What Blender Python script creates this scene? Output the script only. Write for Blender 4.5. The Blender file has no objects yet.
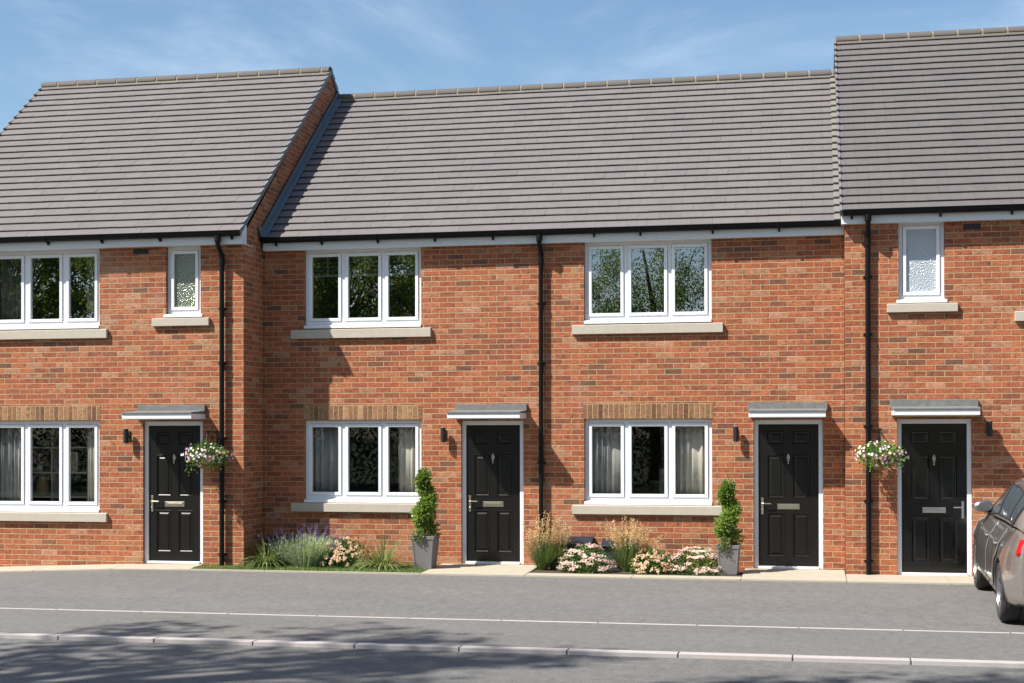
import bpy, bmesh, math, random
from mathutils import Vector, Matrix
random.seed(7)
R=math.radians
scene=bpy.context.scene
COL=scene.collection

# ---------------------------------------------------------------- camera
F,YAW,PIT,ROL,SY=1456.05,.2018,.0076,-.0016,82.008
cam=bpy.data.cameras.new('camera'); co=bpy.data.objects.new('camera',cam); COL.objects.link(co)
r_=Vector((math.cos(YAW),math.sin(YAW),0))
f_=Vector((-math.sin(YAW)*math.cos(PIT),math.cos(YAW)*math.cos(PIT),math.sin(PIT)))
u_=r_.cross(f_)
cr,sr=math.cos(ROL),math.sin(ROL)
rr=r_*cr+u_*sr; uu=u_*cr-r_*sr
m=Matrix((rr,uu,-f_)).transposed().to_4x4()
m.translation=Vector((7.9037,-20.3308,1.9973))
co.matrix_world=m
cam.sensor_width=36; cam.lens=F/1024*36; cam.shift_y=SY/1024
cam.clip_start=.1; cam.clip_end=3000
scene.camera=co

# ---------------------------------------------------------------- light
SUN=Vector((1.32,1.0,-1.93)).normalized()      # direction the light travels
el=math.asin(-SUN.z)
sd=bpy.data.lights.new('sun','SUN'); sd.energy=5.0; sd.angle=R(.5); sd.color=(1,.955,.88)
so=bpy.data.objects.new('sun',sd); COL.objects.link(so)
so.rotation_euler=SUN.to_track_quat('-Z','Y').to_euler(); so.location=(-20,-20,30)
W=bpy.data.worlds.new("World"); scene.world=W; W.use_nodes=True
nt=W.node_tree; nt.nodes.clear()
sky=nt.nodes.new('ShaderNodeTexSky'); sky.sky_type='NISHITA'; sky.sun_disc=False
sky.sun_elevation=el; sky.sun_rotation=math.atan2(-SUN.x,-SUN.y)%(2*math.pi)
sky.air_density=1.0; sky.dust_density=.9; sky.ozone_density=1.3
bg=nt.nodes.new('ShaderNodeBackground'); bg.inputs['Strength'].default_value=.086
out=nt.nodes.new('ShaderNodeOutputWorld')
tc=nt.nodes.new('ShaderNodeTexCoord'); mp=nt.nodes.new('ShaderNodeMapping'); mp.inputs['Scale'].default_value=(1.6,1.6,4.2); mp.inputs['Rotation'].default_value=(0,.35,.5)
nz=nt.nodes.new('ShaderNodeTexNoise'); nz.inputs['Scale'].default_value=1.7; nz.inputs['Detail'].default_value=9; nz.inputs['Roughness'].default_value=.6; nz.inputs['Distortion'].default_value=.9
mr=nt.nodes.new('ShaderNodeMapRange'); mr.inputs['From Min'].default_value=.44; mr.inputs['From Max'].default_value=.80; mr.inputs['To Min'].default_value=.0; mr.inputs['To Max'].default_value=.42; mr.interpolation_type='SMOOTHSTEP'
mx=nt.nodes.new('ShaderNodeMix'); mx.data_type='RGBA'; mx.inputs[7].default_value=(7.4,8.2,9.2,1)
hs=nt.nodes.new('ShaderNodeHueSaturation'); hs.inputs['Saturation'].default_value=1.10; hs.inputs['Hue'].default_value=.496
L=nt.links.new
L(tc.outputs['Generated'],mp.inputs[0]); L(mp.outputs[0],nz.inputs[0]); L(nz.outputs[0],mr.inputs[0]); L(mr.outputs[0],mx.inputs[0])
L(sky.outputs[0],hs.inputs['Color']); L(hs.outputs[0],mx.inputs[6]); L(mx.outputs[2],bg.inputs[0]); L(bg.outputs[0],out.inputs[0])
vs=scene.view_settings; vs.view_transform='Standard'; vs.look='None'; vs.gamma=1; vs.exposure=.85; vs.use_curve_mapping=False

# ---------------------------------------------------------------- materials
def newmat(n):
    m=bpy.data.materials.new(n); m.use_nodes=True
    t=m.node_tree; b=t.nodes['Principled BSDF']; return m,t,b
def nd(t,k,**kw):
    n=t.nodes.new(k)
    for a,v in kw.items():
        if a.startswith('i_'): n.inputs[a[2:]].default_value=v
        else: setattr(n,a,v)
    return n
def mth(t,op,a,b=None,c=None):
    n=t.nodes.new('ShaderNodeMath'); n.operation=op
    for i,v in enumerate((a,b,c)):
        if v is None: continue
        if isinstance(v,(int,float)): n.inputs[i].default_value=v
        else: t.links.new(v,n.inputs[i])
    return n.outputs[0]
def noise(t,vec,scale,detail=4,rough=.55):
    n=nd(t,'ShaderNodeTexNoise'); n.inputs['Scale'].default_value=scale; n.inputs['Detail'].default_value=detail; n.inputs['Roughness'].default_value=rough
    if vec is not None: t.links.new(vec,n.inputs['Vector'])
    return n.outputs['Fac']
def ramp(t,fac,stops,interp='LINEAR'):
    n=nd(t,'ShaderNodeValToRGB'); cr_=n.color_ramp; cr_.interpolation=interp
    while len(cr_.elements)<len(stops): cr_.elements.new(.5)
    for e,(p,c) in zip(cr_.elements,stops): e.position=p; e.color=(*c,1)
    t.links.new(fac,n.inputs[0]); return n.outputs[0]
def mixc(t,fac,a,b,mode='MIX'):
    n=t.nodes.new('ShaderNodeMix'); n.data_type='RGBA'; n.blend_type=mode
    for i,v in ((0,fac),(6,a),(7,b)):
        if isinstance(v,(int,float)): n.inputs[i].default_value=v
        elif isinstance(v,tuple): n.inputs[i].default_value=(*v,1)
        else: t.links.new(v,n.inputs[i])
    return n.outputs[2]
def maprange(t,v,a,b,c,d,smooth=True):
    n=nd(t,'ShaderNodeMapRange'); n.interpolation_type='SMOOTHSTEP' if smooth else 'LINEAR'
    t.links.new(v,n.inputs[0])
    for i,x in enumerate((a,b,c,d)): n.inputs[i+1].default_value=x
    return n.outputs[0]
def pos(t):
    g=nd(t,'ShaderNodeNewGeometry'); s=nd(t,'ShaderNodeSeparateXYZ'); t.links.new(g.outputs['Position'],s.inputs[0])
    return g.outputs['Position'],s.outputs[0],s.outputs[1],s.outputs[2]
def bump(t,b,h,strength,dist):
    n=nd(t,'ShaderNodeBump'); n.inputs['Strength'].default_value=strength; n.inputs['Distance'].default_value=dist
    t.links.new(h,n.inputs['Height']); t.links.new(n.outputs[0],b.inputs['Normal'])
def comb(t,x,y,z=0.):
    n=nd(t,'ShaderNodeCombineXYZ')
    for i,v in enumerate((x,y,z)):
        if isinstance(v,(int,float)): n.inputs[i].default_value=v
        else: t.links.new(v,n.inputs[i])
    return n.outputs[0]

def simple(n,col,rough=.5,metal=0,var=.08,scale=6,bs=0,spec=.5):
    m,t,b=newmat(n); P,x,y,z=pos(t)
    c=mixc(t,noise(t,P,scale,6),tuple(k*(1-var) for k in col),tuple(min(1,k*(1+var)) for k in col))
    t.links.new(c,b.inputs['Base Color']); b.inputs['Roughness'].default_value=rough; b.inputs['Metallic'].default_value=metal
    b.inputs['Specular IOR Level'].default_value=spec
    if bs: bump(t,b,noise(t,P,scale*12,4),bs,.003)
    return m

def brickmat(n,soldier=False):
    m,t,b=newmat(n); P,x,y,z=pos(t)
    u=mth(t,'ADD',x,y); u=mth(t,'ADD',u,50.0)
    v=mth(t,'ADD',z,-2.213+75*.075)
    wob=noise(t,P,9,3)
    wo=mth(t,'MULTIPLY',mth(t,'SUBTRACT',wob,.5),.011)
    u=mth(t,'ADD',u,wo); v=mth(t,'ADD',v,mth(t,'MULTIPLY',wo,.6))
    if soldier: bw,bh=.075,.2155
    else: bw,bh=.24,.0762
    rv=mth(t,'DIVIDE',v if not soldier else mth(t,'ADD',v,-75*.075+10*.2155),bh); row=mth(t,'FLOOR',rv)
    cu=mth(t,'DIVIDE',u,bw)
    if not soldier: cu=mth(t,'ADD',cu,mth(t,'MULTIPLY',mth(t,'MODULO',row,2.0),.5))
    col=mth(t,'FLOOR',cu)
    fu=mth(t,'MULTIPLY',mth(t,'FRACT',cu),bw); fv=mth(t,'MULTIPLY',mth(t,'FRACT',rv),bh)
    du=mth(t,'MINIMUM',fu,mth(t,'SUBTRACT',bw,fu)); dv=mth(t,'MINIMUM',fv,mth(t,'SUBTRACT',bh,fv))
    d=mth(t,'MINIMUM',du,dv)
    face=maprange(t,mth(t,'ADD',d,mth(t,'MULTIPLY',mth(t,'SUBTRACT',noise(t,P,55,3,.7),.5),.007)),.0032,.0070,0,1)
    wn=nd(t,'ShaderNodeTexWhiteNoise',noise_dimensions='2D'); t.links.new(comb(t,col,row),wn.inputs['Vector'])
    wn2=nd(t,'ShaderNodeTexWhiteNoise',noise_dimensions='3D'); t.links.new(comb(t,col,row,7.3),wn2.inputs['Vector'])
    if soldier:
        bc=ramp(t,wn.outputs[0],[(0,(.13,.066,.036)),(.25,(.24,.125,.06)),(.5,(.30,.165,.085)),(.75,(.19,.085,.045)),(1,(.34,.20,.105))])
    else:
        bc=ramp(t,wn.outputs[0],[(0,(.140,.068,.045)),(.05,(.205,.077,.043)),(.13,(.258,.082,.042)),(.42,(.304,.092,.044)),(.66,(.340,.107,.050)),(.88,(.365,.135,.067)),(.95,(.33,.168,.10)),(1,(.40,.185,.11))])
    n1=noise(t,comb(t,mth(t,'MULTIPLY',u,16.),mth(t,'MULTIPLY',v,48.),mth(t,'MULTIPLY',wn.outputs[0],50.)),1.,6,.72); n2=noise(t,P,1.1,4)
    hsv=nd(t,'ShaderNodeHueSaturation'); t.links.new(bc,hsv.inputs['Color'])
    val=mth(t,'ADD',mth(t,'MULTIPLY',n1,2.5),-.24); val=mth(t,'MULTIPLY',val,mth(t,'ADD',mth(t,'MULTIPLY',n2,.35),.84))
    t.links.new(val,hsv.inputs['Value'])
    # darker kiln marks smeared over part of some bricks
    km=maprange(t,noise(t,comb(t,mth(t,'ADD',fu,mth(t,'MULTIPLY',wn2.outputs[0],9.)),mth(t,'ADD',row,.0),z),14,3),.50,.68,0,.8)
    bcol=mixc(t,mth(t,'MULTIPLY',km,wn2.outputs[0]),hsv.outputs[0],(.10,.052,.045))
    mo=mixc(t,noise(t,P,25,4),(.31,.225,.118),(.49,.365,.205))
    # weathered patches of mortar smear / efflorescence
    ef=maprange(t,noise(t,P,.7,6,.6),.55,.8,0,.16)
    c=mixc(t,face,mo,bcol); c=mixc(t,ef,c,(.55,.46,.38))
    t.links.new(c,b.inputs['Base Color']); b.inputs['Roughness'].default_value=.9; b.inputs['Specular IOR Level'].default_value=.25
    h=mth(t,'ADD',face,mth(t,'MULTIPLY',n1,.35)); bump(t,b,h,.8,.006)
    return m

def tilemat(kk=1.0,nm='roof tile concrete'):
    m,t,b=newmat(nm); P,x,y,z=pos(t)
    g=mth(t,'FLOOR',mth(t,'DIVIDE',z,.128))
    cu=mth(t,'ADD',mth(t,'DIVIDE',mth(t,'ADD',x,60.),.30),mth(t,'MULTIPLY',mth(t,'MODULO',g,2.),.5))
    wn=nd(t,'ShaderNodeTexWhiteNoise',noise_dimensions='2D'); t.links.new(comb(t,mth(t,'FLOOR',cu),g),wn.inputs['Vector'])
    c=ramp(t,wn.outputs[0],[(0,(.127*kk,.113*kk,.115*kk)),(.5,(.137*kk,.122*kk,.122*kk)),(1,(.147*kk,.131*kk,.130*kk))])
    st=noise(t,comb(t,mth(t,'MULTIPLY',x,3.),mth(t,'MULTIPLY',y,1.2),z),6,6,.65)
    c=mixc(t,maprange(t,st,.3,.7,0,.45),c,(.165*kk,.150*kk,.150*kk))
    c=mixc(t,maprange(t,noise(t,P,.6,5),.45,.75,0,.35),c,(.122*kk,.109*kk,.112*kk))
    c=mixc(t,maprange(t,noise(t,P,60,3),.62,.72,0,.4),c,(.30,.28,.26))
    fr=mth(t,'FRACT',cu); dd=mth(t,'MINIMUM',fr,mth(t,'SUBTRACT',1.,fr))
    c=mixc(t,maprange(t,dd,.006,.016,.12,0),c,(.05,.045,.045))
    t.links.new(c,b.inputs['Base Color']); b.inputs['Roughness'].default_value=.82; b.inputs['Specular IOR Level'].default_value=.35
    bump(t,b,noise(t,P,90,4),.35,.004)
    return m
def asphaltmat(n,base,warm=1.0):
    m,t,b=newmat(n); P,x,y,z=pos(t)
    big=noise(t,comb(t,mth(t,'MULTIPLY',x,.35),y,0.),.9,6,.6); fine=noise(t,P,55,4,.8); mid=noise(t,comb(t,x,mth(t,'MULTIPLY',y,.55),z),11,8,.75)
    k=mth(t,'ADD',.18,mth(t,'MULTIPLY',fine,1.30)); k=mth(t,'MULTIPLY',k,mth(t,'ADD',.42,mth(t,'MULTIPLY',mid,1.16))); k=mth(t,'MULTIPLY',k,mth(t,'ADD',.80,mth(t,'MULTIPLY',big,.4)))
    c=mixc(t,1.0,comb(t,k,k,k),(base*1.02*warm,base*.985,base*.945),'MULTIPLY')
    vo=nd(t,'ShaderNodeTexVoronoi'); vo.inputs['Scale'].default_value=45; t.links.new(P,vo.inputs['Vector'])
    c=mixc(t,maprange(t,vo.outputs['Distance'],.0,.30,.65,0),c,(base*1.9,base*1.85,base*1.75))
    st=maprange(t,noise(t,comb(t,mth(t,'MULTIPLY',x,.25),mth(t,'MULTIPLY',y,1.6),3.),1.3,5,.65),.56,.72,0,.32)
    c=mixc(t,st,c,(base*.62,base*.62,base*.62))
    t.links.new(c,b.inputs['Base Color']); b.inputs['Roughness'].default_value=.85; b.inputs['Specular IOR Level'].default_value=.3
    bump(t,b,mth(t,'ADD',fine,mid),.5,.006)
    return m
def glassmat(n,tint=.55,refl=.17,rough=0.0):
    m,t,b=newmat(n); t.nodes.remove(b)
    o=t.nodes['Material Output']
    tr=nd(t,'ShaderNodeBsdfTransparent'); tr.inputs[0].default_value=(tint,tint*1.01,tint*.99,1)
    gl=nd(t,'ShaderNodeBsdfGlossy'); gl.inputs['Roughness'].default_value=rough; gl.inputs[0].default_value=(.93,.97,1,1)
    P,x,y,z=pos(t)
    bp=nd(t,'ShaderNodeBump'); bp.inputs['Strength'].default_value=.01; bp.inputs['Distance'].default_value=.003
    t.links.new(noise(t,P,1.6,2),bp.inputs['Height']); t.links.new(bp.outputs[0],gl.inputs['Normal'])
    fr=nd(t,'ShaderNodeLayerWeight'); fr.inputs['Blend'].default_value=.5
    k=mth(t,'ADD',refl,mth(t,'MULTIPLY',mth(t,'POWER',fr.outputs['Facing'],4.0),.6)); k=mth(t,'MINIMUM',k,1.)
    mxs=nd(t,'ShaderNodeMixShader'); t.links.new(k,mxs.inputs[0]); t.links.new(tr.outputs[0],mxs.inputs[1]); t.links.new(gl.outputs[0],mxs.inputs[2]); t.links.new(mxs.outputs[0],o.inputs[0])
    return m
def frostmat(n,refl,reflcol):
    m,t,b=newmat(n); P,x,y,z=pos(t)
    vo=nd(t,'ShaderNodeTexVoronoi'); vo.inputs['Scale'].default_value=48; t.links.new(P,vo.inputs['Vector'])
    nn=noise(t,P,60,2)
    b.inputs['Base Color'].default_value=(*reflcol,1); b.inputs['Roughness'].default_value=.16; b.inputs['Specular IOR Level'].default_value=1.0; b.inputs['IOR'].default_value=refl
    bump(t,b,mth(t,'ADD',vo.outputs['Distance'],nn),.9,.009)
    return m
def leafmat(n,c1,c2,trans=.35,rough=.5):
    m,t,b=newmat(n); o=t.nodes['Material Output']
    g=nd(t,'ShaderNodeNewGeometry')
    c=mixc(t,g.outputs['Random Per Island'],c1,c2)
    P,x,y,z=pos(t); c=mixc(t,maprange(t,noise(t,P,2.2,2),.35,.65,0,.5),c,tuple(k*.62 for k in c1))
    t.links.new(c,b.inputs['Base Color']); b.inputs['Roughness'].default_value=rough; b.inputs['Specular IOR Level'].default_value=.35
    tl=nd(t,'ShaderNodeBsdfTranslucent'); t.links.new(mixc(t,1.,c,(1.25,1.3,.7),'MULTIPLY'),tl.inputs[0])
    mxs=nd(t,'ShaderNodeMixShader'); mxs.inputs[0].default_value=trans
    t.links.new(b.outputs[0],mxs.inputs[1]); t.links.new(tl.outputs[0],mxs.inputs[2]); t.links.new(mxs.outputs[0],o.inputs[0])
    return m
M={}
M['brick']=brickmat('red facing brick'); M['soldier']=brickmat('soldier brick',True)
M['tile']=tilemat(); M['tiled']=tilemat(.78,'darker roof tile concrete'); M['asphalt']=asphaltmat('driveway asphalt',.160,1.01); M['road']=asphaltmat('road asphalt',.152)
M['upvc']=simple('white upvc',(.74,.75,.77),.28,var=.02)
M['fascia']=simple('white fascia board',(.68,.70,.71),.35,var=.03)
M['soffit']=simple('soffit board',(.62,.60,.57),.5,var=.04)
M['stone']=simple('cast stone sill',(.43,.385,.315),.85,var=.12,scale=12,bs=.3)
M['paving']=simple('pale concrete paving',(.375,.335,.262),.88,var=.16,scale=7,bs=.4)
M['kerb']=simple('concrete kerb',(.38,.345,.33),.85,var=.14,scale=9,bs=.3)
M['joint']=simple('dark joint',(.05,.045,.04),.9)
M['black']=simple('black plastic',(.007,.007,.008),.4,var=.2,spec=.15)
M['blackmet']=simple('black metal',(.012,.009,.007),.5,var=.2)
M['door']=simple('black composite door',(.008,.0072,.006),.34,spec=.32,var=.25,scale=14,bs=.12)
M['doorg']=simple('gloss black door',(.005,.005,.005),.16,var=.2,scale=14)
M['chrome']=simple('satin nickel',(.62,.60,.56),.28,metal=1,var=.05)
M['brass']=simple('pale brass',(.60,.55,.42),.3,metal=1,var=.05)
M['leadtop']=simple('grey canopy roof',(.155,.155,.148),.85,var=.45,scale=14,bs=.5)
M['lead']=simple('lead flashing',(.11,.15,.185),.6,var=.2,scale=10,bs=.3)
M['mortar']=simple('ridge mortar',(.25,.195,.13),.95,var=.15,scale=20,bs=.4)
M['ridge']=simple('ridge tile',(.095,.088,.084),.85,var=.15,scale=10,bs=.3)
M['gully']=simple('pale roof trim',(.175,.165,.152),.85,var=.2,scale=18,bs=.4)
M['vergem']=simple('verge cap',(.16,.16,.168),.6,var=.15)
M['plaster']=simple('plaster wall',(.30,.29,.27),.9)
M['floor']=simple('timber floor',(.14,.09,.06),.5)
M['curtain']=simple('linen curtain',(.56,.52,.46),.95,var=.08)
M['curtain_shade']=simple('shade-toned curtain',(.36,.35,.34),.95,var=.08)  # left curtains: shade of the window reveal put into the colour
M['blind']=simple('white slat',(.62,.62,.60),.6)
M['glass']=glassmat('window glass',.84,.065); M['glassu']=glassmat('upper window glass',.60,.30)
M['frost']=frostmat('obscure glass',1.7,(.10,.125,.07)); M['frostb']=frostmat('obscure glass pale',1.45,(.40,.44,.48))  # base colours stand in for reflected green trees and pale sky
M['soil']=simple('bed soil',(.055,.038,.026),.95,var=.3,scale=30,bs=.8)
M['turf']=simple('turf ground',(.075,.11,.03),.95,var=.3,scale=30,bs=.8)
M['land']=simple('open grassland',(.07,.09,.035),.95,var=.35,scale=.4,bs=.3)
M['grass']=leafmat('turf blades',(.12,.20,.045),(.23,.30,.09),.35)
M['leafA']=leafmat('tree leaves',(.085,.135,.03),(.19,.25,.065),.55)
M['leafD']=leafmat('dark hedge leaves',(.022,.036,.013),(.024,.040,.014),.0,1.0); M['leafD'].node_tree.nodes['Principled BSDF'].inputs['Specular IOR Level'].default_value=.0
M['bark']=simple('bark',(.11,.085,.065),.95,var=.3,scale=20,bs=1)
M['box']=leafmat('topiary leaves',(.10,.18,.03),(.34,.44,.11),.4,.35)
M['trail']=leafmat('trailing leaves',(.12,.19,.06),(.28,.33,.13),.3)
M['lavleaf']=leafmat('lavender leaves',(.34,.42,.26),(.60,.66,.48),.3)
M['lavfl']=leafmat('lavender flowers',(.14,.08,.36),(.27,.17,.52),.2)
M['sedge']=leafmat('sedge blades',(.12,.19,.05),(.42,.42,.20),.3)
M['sedleaf']=leafmat('sedum leaves',(.06,.14,.03),(.17,.28,.06),.3)
M['sedfl']=leafmat('pale pink flowers',(.66,.44,.38),(.84,.70,.62),.2)
M['creamfl']=leafmat('cream peach flowers',(.62,.36,.22),(.78,.62,.42),.2)
M['tan']=leafmat('straw seed heads',(.58,.38,.19),(.84,.66,.42),.3)
M['stipa']=leafmat('ornamental grass',(.10,.17,.05),(.26,.32,.13),.3)
M['baskleaf']=leafmat('basket leaves',(.07,.14,.03),(.22,.33,.08),.35)
M['white_fl']=leafmat('white petals',(.75,.72,.66),(.86,.84,.76),.2)
M['pink_fl']=leafmat('pink petals',(.62,.20,.36),(.74,.38,.52),.2)
M['purple_fl']=leafmat('violet petals',(.36,.16,.44),(.56,.38,.62),.2)
M['yellow_fl']=leafmat('yellow petals',(.68,.62,.16),(.78,.72,.34),.2)
M['coir']=simple('coir liner',(.20,.11,.055),.95,var=.3,scale=40,bs=1)
M['pot']=simple('slate planter',(.16,.152,.150),.6,var=.25,scale=9,bs=.5)
M['meter']=simple('dark meter box lid',(.014,.019,.032),.5,var=.2)
M['tyre']=simple('tyre rubber',(.03,.029,.028),.75,var=.2)
M['rim']=simple('alloy rim',(.45,.45,.46),.3,metal=1)
M['paint']=simple('taupe metallic paint',(.20,.178,.165),.26,metal=.3,var=.02)
M['paint'].node_tree.nodes['Principled BSDF'].inputs['Coat Weight'].default_value=1
M['paint'].node_tree.nodes['Principled BSDF'].inputs['Coat Roughness'].default_value=.03
M['carglass']=simple('car glass',(.075,.095,.11),.03,var=.02,spec=1.0); M['carglass'].node_tree.nodes['Principled BSDF'].inputs['IOR'].default_value=1.9
M['redl']=simple('red lamp lens',(.55,.004,.003),.12,var=.05)
M['clear']=simple('clear lamp lens',(.22,.23,.24),.08,var=.02)
M['trim']=simple('black trim',(.015,.015,.016),.45)
M['plate']=simple('yellow plate',(.7,.55,.05),.4)
M['wicker']=simple('wicker',(.36,.22,.10),.9,var=.3,scale=60,bs=1)
M['wood']=simple('shelf wood',(.42,.38,.34),.6)
M['bronze']=simple('bronze shade',(.30,.23,.14),.35,metal=.7)

# ---------------------------------------------------------------- helpers
class MB:
    def __init__(s): s.v=[]; s.f=[]; s.mi=[]
    def add(s,vs,fs,mi=0):
        o=len(s.v); s.v+= [tuple(v) for v in vs]; s.f+= [tuple(i+o for i in f) for f in fs]; s.mi+=[mi]*len(fs); return s
    def box(s,a,b,mi=0):
        x0,y0,z0=a; x1,y1,z1=b
        v=[(x0,y0,z0),(x1,y0,z0),(x1,y1,z0),(x0,y1,z0),(x0,y0,z1),(x1,y0,z1),(x1,y1,z1),(x0,y1,z1)]
        return s.add(v,[(0,3,2,1),(4,5,6,7),(0,1,5,4),(1,2,6,5),(2,3,7,6),(3,0,4,7)],mi)
    def prism(s,poly,axis,a,b,mi=0):
        # poly in the two other axes (in xyz order); extruded from a to b
        def mk(p,c):
            l=list(p); l.insert(axis,c); return tuple(l)
        n=len(poly); v=[mk(p,a) for p in poly]+[mk(p,b) for p in poly]
        f=[tuple(range(n))[::-1],tuple(range(n,2*n))]+[(i,(i+1)%n,n+(i+1)%n,n+i) for i in range(n)]
        return s.add(v,f,mi)
    def tube(s,pts,rad,n=8,mi=0,cap=True):
        pts=[Vector(p) for p in pts]
        if not isinstance(rad,(list,tuple)): rad=[rad]*len(pts)
        o=[];prev=None
        for i,p in enumerate(pts):
            d=(pts[min(i+1,len(pts)-1)]-pts[max(i-1,0)]).normalized()
            a=d.orthogonal().normalized() if prev is None else (prev-d*prev.dot(d)).normalized()
            prev=a; b=d.cross(a)
            for k in range(n):
                t=2*math.pi*k/n; o.append(p+(a*math.cos(t)+b*math.sin(t))*rad[i])
        f=[]
        for i in range(len(pts)-1):
            for k in range(n): f.append((i*n+k,i*n+(k+1)%n,(i+1)*n+(k+1)%n,(i+1)*n+k))
        if cap: f+= [tuple(range(n))[::-1],tuple(range((len(pts)-1)*n,len(pts)*n))]
        return s.add(o,f,mi)
    def lathe(s,prof,c,n=20,axis='z',mi=0):
        o=[]
        for (r,h) in prof:
            for k in range(n):
                t=2*math.pi*k/n; a,b=r*math.cos(t),r*math.sin(t)
                o.append((c[0]+a,c[1]+b,c[2]+h) if axis=='z' else ((c[0]+h,c[1]+a,c[2]+b) if axis=='x' else (c[0]+a,c[1]+h,c[2]+b)))
        f=[]
        for i in range(len(prof)-1):
            for k in range(n): f.append((i*n+k,i*n+(k+1)%n,(i+1)*n+(k+1)%n,(i+1)*n+k))
        f+= [tuple(range(n))[::-1],tuple(range((len(prof)-1)*n,len(prof)*n))]
        return s.add(o,f,mi)
    def leaf(s,p,d,l,w,up=None,mi=0):
        d=Vector(d).normalized(); p=Vector(p)
        a=d.cross(up if up is not None else Vector((random.gauss(0,1),random.gauss(0,1),random.gauss(0,1))))
        if a.length<1e-4: a=d.orthogonal()
        a.normalize(); m_=p+d*l*.5+a.cross(d)*l*.08
        return s.add([p,m_+a*w*.5,p+d*l,m_-a*w*.5],[(0,1,2,3)],mi)
    def blade(s,p,d,l,w,droop,n=4,mi=0):
        d=Vector(d).normalized(); p=Vector(p); a=d.cross(Vector((0,0,1)))
        if a.length<.05: a=Vector((random.gauss(0,1),random.gauss(0,1),0))
        a.normalize(); vs=[];q=p.copy()
        for i in range(n+1):
            t=i/n; ww=w*(1-t)**.7*.5
            vs+= [q-a*ww,q+a*ww]
            q=q+d*(l/n); d=(d+Vector((0,0,-droop/n))).normalized()
        return s.add(vs,[(2*i,2*i+1,2*i+3,2*i+2) for i in range(n)],mi)
    def build(s,name,mats,parent=None,smooth=False,bevel=0):
        me=bpy.data.meshes.new(name)
        off=Vector((0,0,0))
        if parent is not None: off=parent.get('_w') and Vector(parent['_w']) or Vector((0,0,0))
        me.from_pydata([(v[0]-off.x,v[1]-off.y,v[2]-off.z) for v in s.v],[],s.f); me.validate()
        if not isinstance(mats,(list,tuple)): mats=[mats]
        for m_ in mats: me.materials.append(M[m_] if isinstance(m_,str) else m_)
        if len(mats)>1 and len(me.polygons)==len(s.mi): me.polygons.foreach_set('material_index',s.mi)
        if smooth: me.polygons.foreach_set('use_smooth',[True]*len(me.polygons))
        if smooth=='auto':
            me.set_sharp_from_angle(angle=R(38))
        o=bpy.data.objects.new(name,me); COL.objects.link(o)
        if parent is not None:
            o.parent=parent; o['_w']=list(off) if off.length else [0.,0.,1e-9]
        if bevel:
            md=o.modifiers.new('bevel','BEVEL'); md.width=bevel; md.segments=2; md.limit_method='ANGLE'
        return o
def thing(name,label,cat,loc=(0,0,0),group=None):
    o=bpy.data.objects.new(name,None); COL.objects.link(o); o.location=loc; o['_w']=list(loc) if Vector(loc).length else [0,0,1e-9]
    o['label']=label; o['category']=cat
    if group: o['group']=group
    return o
def tag(o,label,cat,group=None):
    o['label']=label; o['category']=cat
    if group: o['group']=group
    return o
def struct(o): o['kind']='structure'; return o
def deepcopy(root,loc,label=None,rz=0,scale=1):
    c=root.copy(); COL.objects.link(c); c.location=loc; c.rotation_euler=(0,0,rz); c.scale=(scale,)*3
    if label: c['label']=label
    def rec(a,b):
        for ch in list(a.children):
            d=ch.copy(); COL.objects.link(d); d.parent=b; rec(ch,d)
    rec(root,c); return c

# ---------------------------------------------------------------- ground
def dip(x,y):
    d=0 if x>-1.5 else max(-.3,-.0375*(-1.5-x))
    w=1 if y>-1.3 else max(0,1-(-1.3-y)/3.7)
    return d*w
def sheet(name,xs,prof,mat,under=None):
    b=MB(); vs=[];n=len(prof)
    for x in xs:
        for (y,z) in prof: vs.append((x,y,z+dip(x,y)))
    fs=[(i*n+j,(i+1)*n+j,(i+1)*n+j+1,i*n+j+1) for i in range(len(xs)-1) for j in range(n-1)]
    b.add(vs,[f[::-1] if prof[0][0]>prof[-1][0] else f for f in fs]); return struct(b.build(name,mat))
g=MB(); g.add([(-900,-900,-.5),(900,-900,-.5),(900,900,-.5),(-900,900,-.5)],[(0,1,2,3)]); struct(g.build('ground','land'))
XS=[-80,-40,-20,-12,-9.5,-6,-4,-3,-2.2,-1.5,0,2,4,6,8,10,12,16,24,40,80]
EDGE=-1.25
sheet('driveway',XS,[(EDGE+.04,.10),(-2.2,.086),(-3.2,.052),(-4.2,.022),(-4.985,.0),(-6.93,.0)],'asphalt')
sheet('road',XS,[(-7.05,-.034),(-9,-.02),(-15,-.02),(-22.5,-.03)],'road')
sheet('verge',XS,[(-22.6,.06),(-30,.2),(-60,.2)],'land')
# concrete paths: front strip plus aprons at the doors
def path(name,x0,x1,y0,y1,z,n=1,up=0):
    b=MB(); xs=[x0+(x1-x0)*i/max(1,int((x1-x0)/1.05)) for i in range(max(1,int((x1-x0)/1.05))+1)]
    for a,c in zip(xs,xs[1:]):
        g_=.004
        v=[];
        for (x,y) in ((a+g_,y0),(c-g_,y0),(c-g_,y1),(a+g_,y1)): v.append((x,y,z+dip(x,y)+(up if y==y1 else 0)))
        v+= [(p[0],p[1],p[2]-.2) for p in v[:4]]
        b.add(v,[(0,1,2,3),(0,4,5,1),(1,5,6,2),(2,6,7,3),(3,7,4,0)])
    return struct(b.build(name,'paving'))
path('path',-9,-.62,EDGE,-.775,.118,up=.028)
path('edging',-.62,2.72,EDGE,EDGE+.055,.122)
path('path',2.72,4.16,EDGE,-.003,.12,up=.027)
path('path',4.16,7.02,EDGE,-.90,.120)
path('path',7.02,8.36,EDGE,-.003,.12,up=.027)
path('path',8.36,13.5,EDGE,-.262,.118)
jb=MB()
jb.box((-9,EDGE-.012,-.2),(14,EDGE+.01,-.1)); 
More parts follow.
